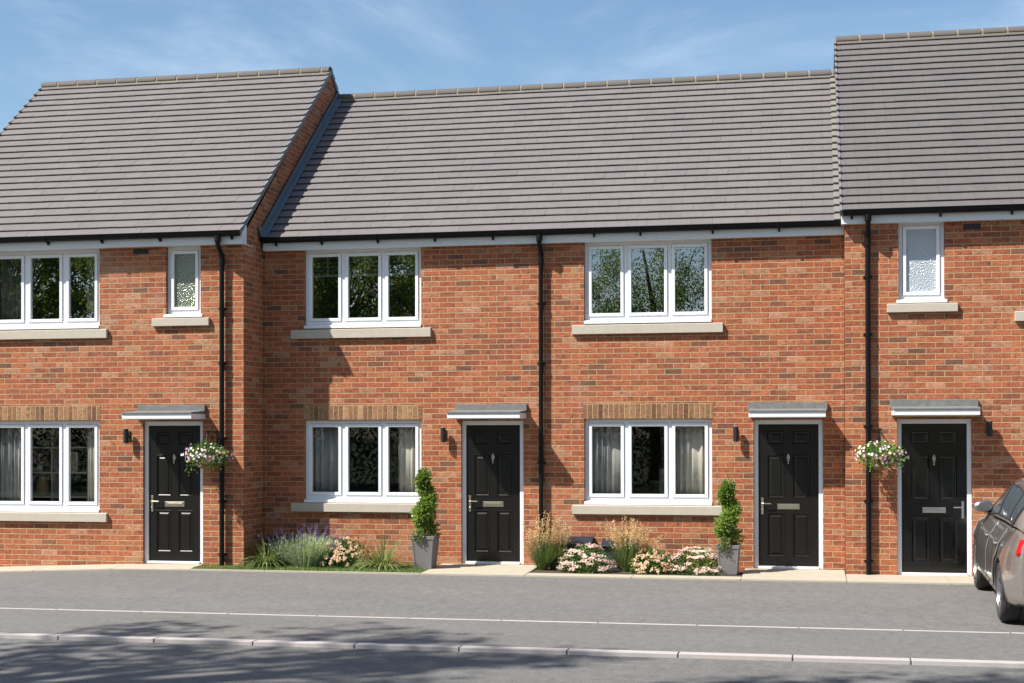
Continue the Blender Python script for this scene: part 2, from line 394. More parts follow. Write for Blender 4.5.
# planting beds
b=MB(); b.box((.003,-1.19,-.1),(2.715,-.003,.105)); b.box((-.615,-1.19,-.1),(.003,-.777,.105)); struct(b.build('lawn','turf'))
b=MB(); b.box((4.165,-.895,-.1),(7.015,-.003,.118)); struct(b.build('soil','soil'))
# kerb lines
def kerbline(name,y0,y1,z,xj,h):
    k=MB()
    for a,c in zip(xj,xj[1:]):
        g_=.006; k.box((a+g_,y0,z-.15),(c-g_,y1,z+random.uniform(-.001,.001)+h))
    o=k.build(name,'kerb',bevel=.006); struct(o)
    j=MB(); j.box((xj[0],y0+.004,-.2),(xj[-1],y1-.004,z-.004)); struct(j.build(name+'_joint','joint'))
kerbline('edging',-5.04,-4.985,.0,[-.559+1.043*k for k in range(-12,14)],.004)
kerbline('kerb',-7.06,-6.93,.0,[.586+1.023*k for k in range(-14,15)],.006)
del jb

# ---------------------------------------------------------------- houses
ZU0,ZU1=3.409,3.543
def wallfront(mb,x0,x1,z0,z1,y,holes,dep=.12,th=.3,inner=None):
    xs=sorted({x0,x1}|{h[0] for h in holes}|{h[1] for h in holes}); zs=sorted({z0,z1}|{h[2] for h in holes}|{h[3] for h in holes})
    def hole(a,c,e,f):
        return any(h[0]-1e-6<=a and c<=h[1]+1e-6 and h[2]-1e-6<=e and f<=h[3]+1e-6 for h in holes)
    for a,c in zip(xs,xs[1:]):
        for e,f in zip(zs,zs[1:]):
            if hole(a,c,e,f): continue
            mb.add([(a,y,e),(c,y,e),(c,y,f),(a,y,f)],[(0,1,2,3)])
            if inner is not None: inner.add([(a,y+th,e),(c,y+th,e),(c,y+th,f),(a,y+th,f)],[(3,2,1,0)])
    for h in holes:
        a,c,e,f=h
        for ya,yb,t in ((y,y+dep,mb),(y+dep,y+th,inner)):
            if t is None: continue
            t.add([(a,ya,e),(a,yb,e),(a,yb,f),(a,ya,f)],[(3,2,1,0)])
            t.add([(c,ya,e),(c,yb,e),(c,yb,f),(c,ya,f)],[(0,1,2,3)])
            t.add([(a,ya,f),(c,ya,f),(c,yb,f),(a,yb,f)],[(0,1,2,3)])
            t.add([(a,ya,e),(c,ya,e),(c,yb,e),(a,yb,e)],[(3,2,1,0)])

def bar(mb,x0,x1,z0,z1,ya,yb): mb.box((x0,ya,z0),(x1,yb,z1))
def window(house,x0,x1,zb,zt,y,sill,lights=3,glass='glass',subz=.06,lintel=True,vis_top=None):
    """zb = underside of white sub-sill. y = wall face"""
    yf=y+.062; yb=y+.125
    fr=MB(); ow=.055
    zf=zb+subz
    bar(fr,x0+.002,x1-.002,zt-ow,zt-.002,yf,yb); bar(fr,x0+.002,x1-.002,zf,zf+ow-.01,yf,yb)
    bar(fr,x0+.002,x0+ow,zf,zt,yf+.001,yb); bar(fr,x1-ow,x1-.002,zf,zt,yf+.001,yb)
    # projecting sub sill
    fr.prism([(y-.018,zb),(y+.125,zb),(y+.125,zf+.002),(yf,zf+.002),(y-.018,zb+subz*.62)],0,x0+.002 if lights>1 else x0-.03,x1-.002 if lights>1 else x1+.03)
    iw=(x1-x0-2*ow)
    mw=.055
    if lights==3:
        a=(iw-2*mw)*.322; b_=(iw-2*mw)*.356
        edges=[(x0+ow,x0+ow+a),(x0+ow+a+mw,x0+ow+a+mw+b_),(x0+ow+a+2*mw+b_,x1-ow)]
        for e,f in zip(edges,edges[1:]): bar(fr,e[1],f[0],zf+.001,zt-.003,yf+.001,yb)
    else: edges=[(x0+ow,x1-ow)]
    sash=MB(); pane=MB(); sw=.045
    for (a,c) in edges:
        a+=.003;c-=.003; e=zf+ow-.008; f=zt-ow+.0-.003
        ya=yf-.014; yb2=yb-.01
        bar(sash,a,c,f-sw,f,ya,yb2); bar(sash,a,c,e,e+sw,ya,yb2)
        bar(sash,a,a+sw,e+sw,f-sw,ya,yb2); bar(sash,c-sw,c,e+sw,f-sw,ya,yb2)
        pane.add([(a+sw-.003,yf+.02,e+sw-.003),(c-sw+.003,yf+.02,e+sw-.003),(c-sw+.003,yf+.02,f-sw+.003),(a+sw-.003,yf+.02,f-sw+.003)],[(0,1,2,3)])
    w=fr.build('window','upvc',house,bevel=.004)
    sash.build('sash','upvc',w,bevel=.004)
    pane.build('pane',glass,w)
    if sill:
        s=MB(); sx0,sx1,sz0,sz1=sill
        s.prism([(y-.055,sz0),(y+.12,sz0),(y+.12,sz1+.004),(y+.02,sz1+.004),(y-.055,sz1-.008)],0,sx0,sx1)
        s.build('sill','stone',w,bevel=.004)
    if lintel:
        l=MB(); l.box((x0-.012,y-.003,zt+.002),(x1+.012,y+.05,zt+.2155)); l.build('lintel','soldier',w)
    return w

def door(house,x0,x1,y,right=False,mat='door',z0=.15,zt=2.2):
    ft=.06; yf=y+.045
    leaf=MB(); lx0,lx1,lz0,lz1=x0+ft+.004,x1-ft-.004,z0+.034,zt-ft-.008
    yl=yf+.022; yb=yl+.045
    W_=lx1-lx0; H=lz1-lz0
    c1=(lx0+W_*.145,lx0+W_*.43); c2=(lx0+W_*.57,lx0+W_*.855)
    rows=[(lz0+H*.064,lz0+H*.375),(lz0+H*.478,lz0+H*.785),(lz0+H*.857,lz0+H*.952)]
    holes=[(c[0],c[1],r[0],r[1]) for c in (c1,c2) for r in rows]
    xs=sorted({lx0,lx1,*c1,*c2}); zs=sorted({lz0,lz1}|{v for r in rows for v in r})
    for a,c in zip(xs,xs[1:]):
        for e,f in zip(zs,zs[1:]):
            if any(abs(h[0]-a)<1e-6 and abs(h[2]-e)<1e-6 for h in holes): continue
            leaf.add([(a,yl,e),(c,yl,e),(c,yl,f),(a,yl,f)],[(0,1,2,3)])
    for (a,c,e,f) in holes:
        prev=None
        for ins,dp in ((0,0),(.006,-.006),(.014,.006),(.024,.012),(.034,.012),(.055,.001)):
            ring=[(a+ins,yl+dp,e+ins),(c-ins,yl+dp,e+ins),(c-ins,yl+dp,f-ins),(a+ins,yl+dp,f-ins)]
            if prev: leaf.add(prev+ring,[(i,(i+1)%4,4+(i+1)%4,4+i) for i in range(4)])
            prev=ring
        leaf.add(prev,[(0,1,2,3)])
    leaf.add([(lx0,yl,lz0),(lx1,yl,lz0),(lx1,yl,lz1),(lx0,yl,lz1),(lx0,yb,lz0),(lx1,yb,lz0),(lx1,yb,lz1),(lx0,yb,lz1)],[(0,4,5,1),(1,5,6,2),(2,6,7,3),(3,7,4,0),(4,7,6,5)])
    d=leaf.build('door',mat,house)
    fr=MB(); bar(fr,x0+.002,x0+ft,z0,zt-.002,yf,yb+.03); bar(fr,x1-ft,x1-.002,z0,zt-.002,yf,yb+.03); bar(fr,x0+ft,x1-ft,zt-ft-.005,zt-.003,yf+.001,yb+.03)
    fr.build('door_frame','upvc',d,bevel=.004)
    th=MB(); th.prism([(y-.002,z0),(y+.14,z0),(y+.14,z0+.03),(y+.04,z0+.03),(y-.002,z0+.018)],0,x0+ft+.001,x1-ft-.001); th.build('threshold','upvc',d)
    wx=lx0+W_*.5; zz=lz0+H*.420
    lp=MB(); lp.box((wx-.15,yl-.008,zz-.037),(wx+.15,yl+.002,zz+.037)); lp.box((wx-.115,yl-.014,zz-.018),(wx+.115,yl-.007,zz+.018)); lp.build('letter_plate','brass' if not right else 'chrome',d,bevel=.003)
    kn=MB(); kz=lz0+H*.765
    kn.lathe([(.004,-.002),(.024,0),(.024,.01),(.008,.016)],(wx,yl-.012,kz),14,'y'); kn.tube([(wx,yl-.02,kz+.055),(wx+.012,yl-.022,kz+.02),(wx+.01,yl-.024,kz-.03),(wx,yl-.026,kz-.075),(wx-.01,yl-.024,kz-.03),(wx-.012,yl-.022,kz+.02),(wx,yl-.02,kz+.055)],.006,8); kn.lathe([(.003,-.02),(.013,-.01),(.013,.004),(.003,.012)],(wx,yl-.02,kz-.075),10,'y')
    kn.build('knocker','chrome',d,smooth=True)
    hx=lx1-.05 if right else lx0+.05; s=-1 if right else 1; hz=lz0+H*.425
    h=MB(); h.box((hx-.016,yl-.01,hz-.12),(hx+.016,yl+.001,hz+.11)); h.tube([(hx,yl-.005,hz+.03),(hx,yl-.05,hz+.03),(hx+s*.02,yl-.055,hz+.03),(hx+s*.12,yl-.05,hz+.028)],.009,8); h.lathe([(.004,-.006),(.012,-.004),(.012,.006)],(hx,yl-.01,hz-.06),12,'y')
    h.build('handle','brass' if not right else 'chrome',d,bevel=.003)
    return d
def canopy(house,x0,x1,y,zt=2.432,zf=2.315,zb=2.225,dep=.5,xb0=None,xb1=None):
    xb0=x0+.0 if xb0 is None else xb0; xb1=x1 if xb1 is None else xb1
    top=MB(); yw=y-.003; yfr=y-dep
    zu=zf+.022
    top.box((xb0,y-.045,zu-.01),(xb1,yw,zt))
    top.prism([(yw-.001,zf-.018),(yw-.001,zu+.012),(yfr-.016,zf+.006),(yfr-.016,zf-.018)],0,x0-.006,x1+.006)
    c=top.build('canopy','leadtop',house,bevel=.004)
    f=MB(); f.box((x0,yfr,zb),(x1,yw,zf-.016)); f.build('canopy_fascia','upvc',c,bevel=.006)
    s=MB(); s.box((x0+.03,yfr+.03,zb-.006),(x1-.03,yw,zb-.001)); s.build('canopy_soffit','soffit',c)
    return c

def roof(house,x0,x1,ye,ze,yr,zr,n,vl,vr,seg,rphase,strip=None,gully=False,mat='tile'):
    """tile lip (ye,ze) to plane apex (yr,zr)"""
    dy,dz=(yr-ye)/n,(zr-ze)/n; ln=math.hypot(dy,dz); sy_,sz_=dy/ln,dz/ln; ny,nz_=-sz_,sy_
    t=MB(); TH=.034
    for side in (0,1):
        def P(y,z,o=0,al=0):
            yy=y+ny*o+sy_*al; zz=z+nz_*o+sz_*al
            return (yy if side==0 else 2*yr-yy, zz)
        for k in range(n):
            y0,z0=ye+dy*k,ze+dz*k; y1,z1=y0+dy,z0+dz
            jit=[random.uniform(-.0012,.0012) for _ in range(2)]
            tw=.30; xa=math.floor(x0/tw)*tw+(tw/2 if k%2 else 0)-tw
            while xa<x1:
                a=max(xa+.0008,x0); c=min(xa+tw-.0008,x1)
                if c-a>.004:
                    j=random.uniform(-.0014,.0014); j2=j+random.uniform(-.001,.001); al_=random.uniform(-.003,.003)
                    def ptsf(q): return [P(y0,z0,-.044+q,.05),P(y0,z0,-.032+q,.028),P(y0,z0,-.027+q,.004+al_),P(y0,z0,-.006+q,-.003+al_),P(y0,z0,-.001+q,.006+al_),P(y1,z1,-.010+q,-.09),P(y1,z1,-.026+q*.3,-.03),P(y1,z1,-.038,.05)]
                    A=ptsf(j); B=ptsf(j2); N=len(A)
                    vs=[(a,)+p for p in A]+[(c,)+p for p in B]
                    fs=[(i,N+i,N+i+1,i+1) for i in range(N-1)]+[tuple(range(N))[::-1],tuple(range(N,2*N))]
                    if side: fs=[f[::-1] for f in fs]
                    t.add(vs,[f[::-1] for f in fs])
                xa+=tw
        # underlay deck
        a=P(ye,ze,-.05,.05); b=P(yr,zr,-.05,0); a2=P(ye,ze,-.09,.05); b2=P(yr,zr,-.09,0)
        t.prism([a,b,b2,a2],0,x0+.002,x1-.002)
    rf=t.build('roof',mat,house)
    # ridge
    zc=zr-.082; mo=MB(); N=14; mo.prism([(yr+.116*math.cos(math.pi*k/N),zc+.009+.092*math.sin(math.pi*k/N)) for k in range(N+1)]+[(yr-.122,zc-.045),(yr+.122,zc-.045)],0,x0+.01,x1-.01); mo.build('ridge_mortar','mortar',rf,smooth='auto')
    rt=MB(); x=x0+((rphase-x0)%seg)-seg
    while x<x1:
        a=max(x+.016,x0-.01 if vl else x0); b=min(x+seg-.016,x1+.01 if vr else x1)
        if b-a>.03:
            N=14; pr=[]
            for r0 in (1,.88):
                for k in range(N+1):
                    an=math.pi*(-.0+k/N); pr.append((yr+r0*math.cos(an)*.128,zc+.006+r0*math.sin(an)*.102))
            poly=pr[:N+1]+pr[N+1:][::-1]
            v=[(a,)+p for p in poly]+[(b,)+p for p in poly]; m_=len(poly)
            rt.add(v,[(i,(i+1)%m_,m_+(i+1)%m_,m_+i) for i in range(m_)]+[(i,i+1,2*N+1-i-1+0,2*N+1-i) for i in range(N)]+[(m_+2*N+1-i,m_+2*N+1-i-1,m_+i+1,m_+i) for i in range(N)])
        x+=seg
    rt.build('ridge_tile','ridge',rf,smooth='auto')
    # verges: stepped interlocking caps
    for on,xa,xb in ((vl,x0-.03,x0),(vr,x1,x1+.03)):
        if not on: continue
        vg=MB()
        for side in (0,1):
            for k in range(n):
                y0,z0=ye+dy*k,ze+dz*k
                def Q(al,o):
                    yy=y0+sy_*al+ny*o; zz=z0+sz_*al+nz_*o
                    return (yy if side==0 else 2*yr-yy,zz)
                vg.prism([Q(-.02,-.07),Q(-.02,.018),Q(ln-.03,-.016),Q(ln-.03,-.07)],0,xa,xb)
        vg.build('verge','vergem',rf)
    if gully:
        gm=MB()
        for k in range(n):
            y0,z0=ye+dy*k,ze+dz*k
            def Q(al,o): return (y0+sy_*al+ny*o,z0+sz_*al+nz_*o)
            gm.prism([Q(0,-.02),Q(0,.012),Q(ln-.012,-.016),Q(ln-.012,-.04)],0,x1-.105,x1-.02)
        gm.build('roof_trim','gully',rf)
    if strip=='flash':
        def Q(al,o): return (ye+sy_*al+ny*o,ze+sz_*al+nz_*o)
        tot=ln*n
        fl=MB(); fl.prism([Q(.0,-.02),Q(0,.085),Q(tot,.085),Q(tot,-.02)],0,.033,.045)
        fl.prism([Q(-.02,.002),Q(-.02,.018),Q(tot,.018),Q(tot,.002)],0,.045,.135)
        fl.prism([Q(0,-.26),Q(-.0,.14),Q(.09,.14),Q(.12,-.26)],0,.034,.05)
        fl.build('flashing','lead',rf,bevel=.003)
    return rf
def eaves(house,x0,x1,y,zb,zg,prot,endl,endr,brk):
    f=MB(); ff=y-prot
    f.box((x0,ff,zb),(x1,ff+.018,zg+.06)); 
    if endl: f.prism([(ff,zb),(y+.02,zb),(y+.02,zg+.20),(ff,zg+.06)],0,x0-.02,x0)
    if endr: f.prism([(ff,zb),(y+.02,zb),(y+.02,zg+.20),(ff,zg+.06)],0,x1,x1+.02)
    f.build('fascia','fascia',house,bevel=.003)
    s=MB(); s.box((x0,ff+.018,zb+.006),(x1,y+.3,zb+.016)); s.build('soffit','soffit',house)
    g_=MB(); R_=.056; yc=ff-.062; N=10; zc=zg+.082
    out_=[(yc+R_*math.cos(math.pi+math.pi*k/N),zc+R_*1.35*math.sin(math.pi+math.pi*k/N)) for k in range(N+1)]
    inn=[(yc+(R_-.005)*math.cos(math.pi+math.pi*k/N),zc+(R_*1.35-.005)*math.sin(math.pi+math.pi*k/N)) for k in range(N+1)][::-1]
    g_.add([(x0+.0,)+p for p in out_+inn]+[(x1-.0,)+p for p in out_+inn],[(i,(i+1)%22,22+(i+1)%22,22+i) for i in range(22)])
    g_.tube([(x0,yc-R_,zc),(x1,yc-R_,zc)],.007,6)
    for e,on in ((x0,endl),(x1,endr)):
        if on: g_.add([(e,)+p for p in out_],[tuple(range(N+1))])
    gu=g_.build('gutter','black',house,smooth='auto')
    for bx in brk:
        b=MB(); b.tube([(bx,yc-R_-.009,zc+.004),(bx,yc-R_*.8,zc-.05),(bx,yc,zc-R_*1.35-.01),(bx,yc+R_*.8,zc-.05),(bx,ff-.002,zc-.02)],.011,6); b.box((bx-.014,ff-.03,zc-.115),(bx+.014,ff-.002,zc-.055)); b.build('bracket','black',gu)
    return yc,zc
def downpipe(house,x,y,yc,zc,clips):
    p=MB(); r=.034; yp=y-.062
    p.tube([(x,yc,zc-.06),(x,yc,zc-.15)],.045,14); p.tube([(x,yc,zc-.14),(x,yc,zc-.19),(x,yp,zc-.33),(x,yp,zc-.40)],r,14)
    p.tube([(x,yp,zc-.39),(x,yp,.12)],r,14); p.tube([(x,yp,zc-.47),(x,yp,zc-.37)],r+.007,14); p.tube([(x,yp,zc-.30),(x,yp,zc-.345)],r+.007,14)
    d=p.build('downpipe','black',house,smooth='auto')
    for cz in clips:
        c=MB(); c.tube([(x,yp,cz-.02),(x,yp,cz+.02)],r+.007,14); c.box((x-.058,y-.045,cz-.013),(x+.058,y-.002,cz+.013)); c.tube([(x-.05,y-.046,cz),(x-.05,y-.06,cz)],.008,6); c.tube([(x+.05,y-.046,cz),(x+.05,y-.06,cz)],.008,6); c.build('pipe_clip','black',d)
    return d
def rooms(house,x0,x1,y,yb,inner):
    w=MB(); x0+=.12; x1-=.12
    for (za,zb_) in ((.13,2.45),(2.7,4.95)):
        w.add([(x0,y+.31,za),(x0,yb,za),(x0,yb,zb_),(x0,y+.31,zb_)],[(0,1,2,3)]); w.add([(x1,y+.31,za),(x1,yb,za),(x1,yb,zb_),(x1,y+.31,zb_)],[(3,2,1,0)])
        w.add([(x0,yb,za),(x1,yb,za),(x1,yb,zb_),(x0,yb,zb_)],[(0,1,2,3)])
        w.add([(x0,y+.3,zb_),(x1,y+.3,zb_),(x1,yb,zb_),(x0,yb,zb_)],[(0,1,2,3)])
    w.v+=[];o=len(w.v); w.add(inner.v,inner.f)
    w.build('interior_wall','plaster',house)
    f=MB(); f.box((x0,y+.301,.05),(x1,yb,.13)); f.build('interior_floor','floor',house); f=MB(); f.box((x0,y+.301,2.46),(x1,yb,2.7)); f.build('interior_ceiling','plaster',house)

GH='brick houses of the terrace'
def wallmesh(house,x0,x1,y,top,holes,yback,gable=None,gl=False,gr=False,ret=None):
    w=MB(); inner=MB(); wallfront(w,x0,x1,-.6,top,y,holes,inner=inner)
    w.add([(x0,yback,-.6),(x1,yback,-.6),(x1,yback,top),(x0,yback,top)],[(3,2,1,0)])
    for xx,on in ((x0,gl),(x1,gr)):
        poly=[(y,-.6),(yback,-.6),(yback,top)]+([gable] if on else [])+[(y,top)]
        v=[(xx,)+p for p in poly]; f=tuple(range(len(v)))
        w.add(v,[f if xx==x1 else f[::-1]])
    w.build('wall','brick',house); return inner
HX=4.177
# --- left house
hl=thing('brick_house','two-storey brick house at left end with taller roof, standing forward of its neighbours','house',(-2.6,-.77,0),GH)
holes=[(-4.017,-2.227,.87,2.213),(-4.017,-2.227,3.545,4.72),(-1.19,-.655,3.68,4.72),(-1.542,-.62,.15,2.2)]
inn=wallmesh(hl,-5.22,0.0,-.7735,4.85,holes,6.89,(3.06,8.09),True,True)
rooms(hl,-5.22,0,-.7735,3.0,inn)
roof(hl,-5.25,.0,-.975,4.895,3.06,8.175,25,True,True,.3715,-4.956)
window(hl,-4.017,-2.227,.872,2.213,-.7735,(-4.17,-2.092,.738,.868))
window(hl,-4.017,-2.227,3.556,4.715,-.7735,(-4.17,-2.092,ZU0,ZU1),glass='glassu',lintel=False)
window(hl,-1.19,-.655,3.692,4.715,-.7735,(-1.3865,-.5103,3.566,3.682),1,'frost',lintel=False)
door(hl,-1.542,-.62,-.7735); canopy(hl,-1.625,-.575,-.7735,xb0=-1.608,xb1=-.574)
yc,zc=eaves(hl,-5.25,.02,-.7735,4.708,4.80,.147,True,True,[-4.6,-3.8,-2.95,-2.1,-1.2,-.11])
downpipe(hl,-.305,-.7735,yc,zc,[3.80,3.02,1.95,1.05,.3])
# --- middle left
h1=thing('brick_house','brick house of the middle pair with spiral topiary left of its black door','house',(2.1,0,0),GH)
holes=[(.629,2.408,1.008,2.213),(.629,2.408,3.545,4.72),(3.0,3.91,.15,2.2)]
inn=wallmesh(h1,.006,HX,0,4.85,holes,7.0)
rooms(h1,.006,HX,0,3.6,inn)
roof(h1,.033,HX,-.2,4.893,3.42,7.79,23,False,False,.3605,.694,strip='flash')
window(h1,.629,2.408,1.008,2.213,0,(.441,2.56,.875,1.004))
window(h1,.629,2.408,3.556,4.715,0,(.441,2.56,ZU0,ZU1),glass='glassu',lintel=False)
door(h1,3.0,3.91,0); canopy(h1,2.916,3.96,0,xb0=2.915,xb1=3.965)
yc,zc=eaves(h1,.036,HX,0,4.70,4.795,.12,False,False,[.25,.95,1.8,2.65,3.5])
downpipe(h1,HX,0,yc,zc,[3.85,3.0,1.60,.62])
# --- middle right
h2=thing('brick_house','brick house of the middle pair with the pink and straw flower bed under its window','house',(6.3,0,0),GH)
holes=[(4.784,6.574,1.008,2.213),(4.784,6.574,3.545,4.72),(7.144,8.08,.15,2.2)]
inn=wallmesh(h2,HX,8.366,0,4.85,holes,7.0)
rooms(h2,HX,8.366,0,3.6,inn)
roof(h2,HX,8.34,-.2,4.893,3.42,7.79,23,False,False,.3605,.694,gully=True)
window(h2,4.784,6.574,1.008,2.213,0,(4.62,6.731,.875,1.004))
window(h2,4.784,6.574,3.556,4.715,0,(4.62,6.731,ZU0,ZU1),glass='glassu',lintel=False)
door(h2,7.144,8.08,0); canopy(h2,7.098,8.114,0,xb0=7.06,xb1=8.14)
eaves(h2,HX,8.366,0,4.70,4.795,.12,False,False,[4.95,5.6,6.6,7.5])
# --- right house
h3=thing('brick_house','tallest-roofed brick house at right end beside the parked car','house',(11,-.26,0),GH)
XR=13.6
holes=[(9.07,9.665,3.73,4.84),(10.69,12.47,3.545,4.84),(10.75,12.53,.872,2.213),(9.042,10.002,.118,2.2)]
inn=wallmesh(h3,8.372,XR,-.2586,4.96,holes,7.64,(3.69,8.28),True,True)
rooms(h3,8.372,XR,-.2586,3.6,inn)
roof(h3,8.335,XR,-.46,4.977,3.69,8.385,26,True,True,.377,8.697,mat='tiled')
window(h3,9.07,9.665,3.742,4.835,-.2586,(8.917,9.826,3.618,3.735),1,'frostb',lintel=False)
window(h3,10.69,12.47,3.62,4.835,-.2586,(10.545,12.62,3.475,3.608),glass='glassu',lintel=False)
window(h3,10.75,12.53,.872,2.213,-.2586,(10.6,12.68,.738,.868))
door(h3,9.042,10.002,-.2586,True,'doorg',z0=.118); canopy(h3,8.971,10.055,-.2586,zt=2.455,zf=2.33,zb=2.24,xb0=8.95,xb1=10.08)
yc,zc=eaves(h3,8.345,XR,-.2586,4.805,4.895,.13,True,True,[8.46,9.6,10.5,11.4])
downpipe(h3,8.668,-.2586,yc,zc,[4.1,3.33,2.1,1.1,.3])

for hh,xa,xb,yy,zz in ((hl,-1.70,-1.46,-.7735,4.665),(h3,9.90,10.12,-.2586,4.745)):
    a=MB(); a.box((xa,yy-.006,zz-.045),(xb,yy+.02,zz+.028))
    for k in range(6): a.box((xa+.015+k*.036,yy-.009,zz-.038),(xa+.033+k*.036,yy-.006,zz+.02))
    a.build('air_brick','blackmet',hh)
# ---------------------------------------------------------------- wall lamps
def lamp(x,y,z,label,up=False):
    t=thing('wall_lamp',label,'wall lamp',(x,y,z-.09),'wall lamps beside the front doors')
    b=MB(); b.box((x-.028,y-.016,z-.075),(x+.028,y-.001,z+.075)); b.tube([(x,y-.012,z+.01),(x,y-.055,z+.01)],.012,8); b.build('back_plate','blackmet',t,bevel=.003)
    c=MB(); c.lathe([(.02,-.10),(.036,-.098),(.036,.098),(.02,.10)],(x,y-.092,z),16); c.build('lamp_body','blackmet',t,smooth='auto')
    for s in (-1,1):
        r=MB(); r.lathe([(.03,0),(.032,.006),(.010,.012)] if s>0 else [(.010,-.012),(.032,-.006),(.03,0)],(x,y-.092,z+s*.1),14); r.build('lamp_glass','clear',t)
    return t
lamp(-1.765,-.7735,1.985,'black cylinder wall lamp left of the leftmost front door')
lamp(2.755,0,1.995,'black cylinder wall lamp above the planter with sedge beside it')
lamp(6.905,0,2.0,'black cylinder wall lamp right of the flower bed window')
lamp(10.215,-.2586,2.06,'black cylinder wall lamp above the parked car, half in canopy shadow')

# ---------------------------------------------------------------- foliage builders
def rdir():
    while True:
        v=Vector((random.uniform(-1,1),random.uniform(-1,1),random.uniform(-1,1)))
        if .05<v.length<1: return v.normalized()
def leafball(mb,c,r,n,l,w,mi=0,sq=(1,1,1),shell=.55):
    c=Vector(c)
    for _ in range(n):
        d=rdir(); k=r*(shell+(1-shell)*random.random()**.6)*random.uniform(.85,1.12)
        p=c+Vector((d.x*sq[0],d.y*sq[1],d.z*sq[2]))*k
        mb.leaf(p,(d+rdir()*.8+Vector((0,0,.25))),l*random.uniform(.7,1.3),w*random.uniform(.7,1.2),mi=mi)
def flower(mb,p,r,mi,d=None):
    d=(d or rdir()).normalized(); a=d.orthogonal().normalized(); b=d.cross(a); p=Vector(p); vs=[p]
    for k in range(10):
        t=math.pi*2*k/10; rr_=r*(1 if k%2==0 else .55); vs.append(p+a*math.cos(t)*rr_+b*math.sin(t)*rr_+d*r*(.28 if k%2==0 else .1))
    mb.add(vs,[(0,1+k,1+(k+1)%10) for k in range(10)],mi)

def planter(x,y,label,zb=.12,H=.47,ht=.9,seed=1,top=.165,bot=.118,lean=1):
    random.seed(seed)
    t=thing('planter',label,'planter',(x,y,zb),'tall planters with spiral topiary')
    b=MB()
    def sq(r,z): return [(x-r,y-r,z),(x+r,y-r,z),(x+r,y+r,z),(x-r,y+r,z)]
    rings=[sq(bot,zb),sq(bot+.003,zb+.02),sq(top-.006,zb+H-.05),sq(top+.004,zb+H-.048),sq(top+.006,zb+H),sq(top-.018,zb+H),sq(top-.022,zb+H-.04)]
    vs=[p for r_ in rings for p in r_]; fs=[(3,2,1,0)]
    for i in range(len(rings)-1):
        for k in range(4): fs.append((i*4+k,i*4+(k+1)%4,(i+1)*4+(k+1)%4,(i+1)*4+k))
    b.add(vs,fs)
    # raised border ribs on the tapering faces
    for (ax,s) in ((1,-1),(1,1),(0,-1),(0,1)):
        for u in (-1,1):
            lo,hi=bot,top-.008
            for q in range(1):
                z0,z1=zb+.012,zb+H-.052
                def pt(r_,uo,z,o): 
                    aa=u*(r_-uo); bb=s*(r_+o)
                    return (x+aa,y+bb,z) if ax==1 else (x+bb,y+aa,z)
                v=[pt(lo,.0,z0,0),pt(lo,.02,z0,0),pt(hi,.022,z1,0),pt(hi,0,z1,0),pt(lo,0,z0,.007),pt(lo,.02,z0,.007),pt(hi,.022,z1,.007),pt(hi,0,z1,.007)]
                b.add(v,[(4,5,6,7),(0,1,5,4),(1,2,6,5),(2,3,7,6),(3,0,4,7)])
    b.build('pot','pot',t,bevel=.004)
    s=MB(); s.box((x-top+.024,y-top+.024,zb+H-.06),(x+top-.024,y+top-.024,zb+H-.03)); s.build('potting_soil','soil',t)
    st=MB(); st.tube([(x,y,zb+H-.05),(x+.01,y,zb+H+.3),(x-.01,y,zb+H+.6),(x,y,zb+H+ht-.08)],[.014,.012,.01,.006],8); st.build('trunk','bark',t)
    f=MB(); N=46
    for i in range(N):
        u=i/(N-1); a=u*2*math.pi*1.6+.6*lean; rad=.072*(1-.55*u); z=zb+H+.06+(ht-.16)*u
        leafball(f,(x+math.cos(a)*rad,y+math.sin(a)*rad,z),(.125*(1-.42*u)*(1+.18*math.sin(i*1.7))),84,.056,.030,shell=.25)
    leafball(f,(x,y,zb+H+ht-.07),.085,200,.03,.018)
    f.build('topiary','box',t)
    tr=MB()
    for i in range(34):
        p=Vector((x-.05+random.uniform(-.075,.075),y-top+.01,zb+H+.03+random.uniform(-.01,.05))); L_=random.uniform(.06,.2)
        for k in range(9):
            q=p+Vector((random.gauss(0,.012),-.02-.012*random.random(),.03-L_*k/8)); tr.leaf(q,rdir()+Vector((0,-.6,-.2)),.026,.018)
    tr.build('trailing_plant','trail',t)
    return t
planter(2.625,-.60,'square slate planter with spiral topiary at the corner of the lawn strip',ht=.93,seed=3)
planter(6.83,-.60,'square slate planter with spiral topiary at the end of the flower bed',zb=.12,H=.40,ht=.86,seed=5,top=.15,bot=.118,lean=1.25)

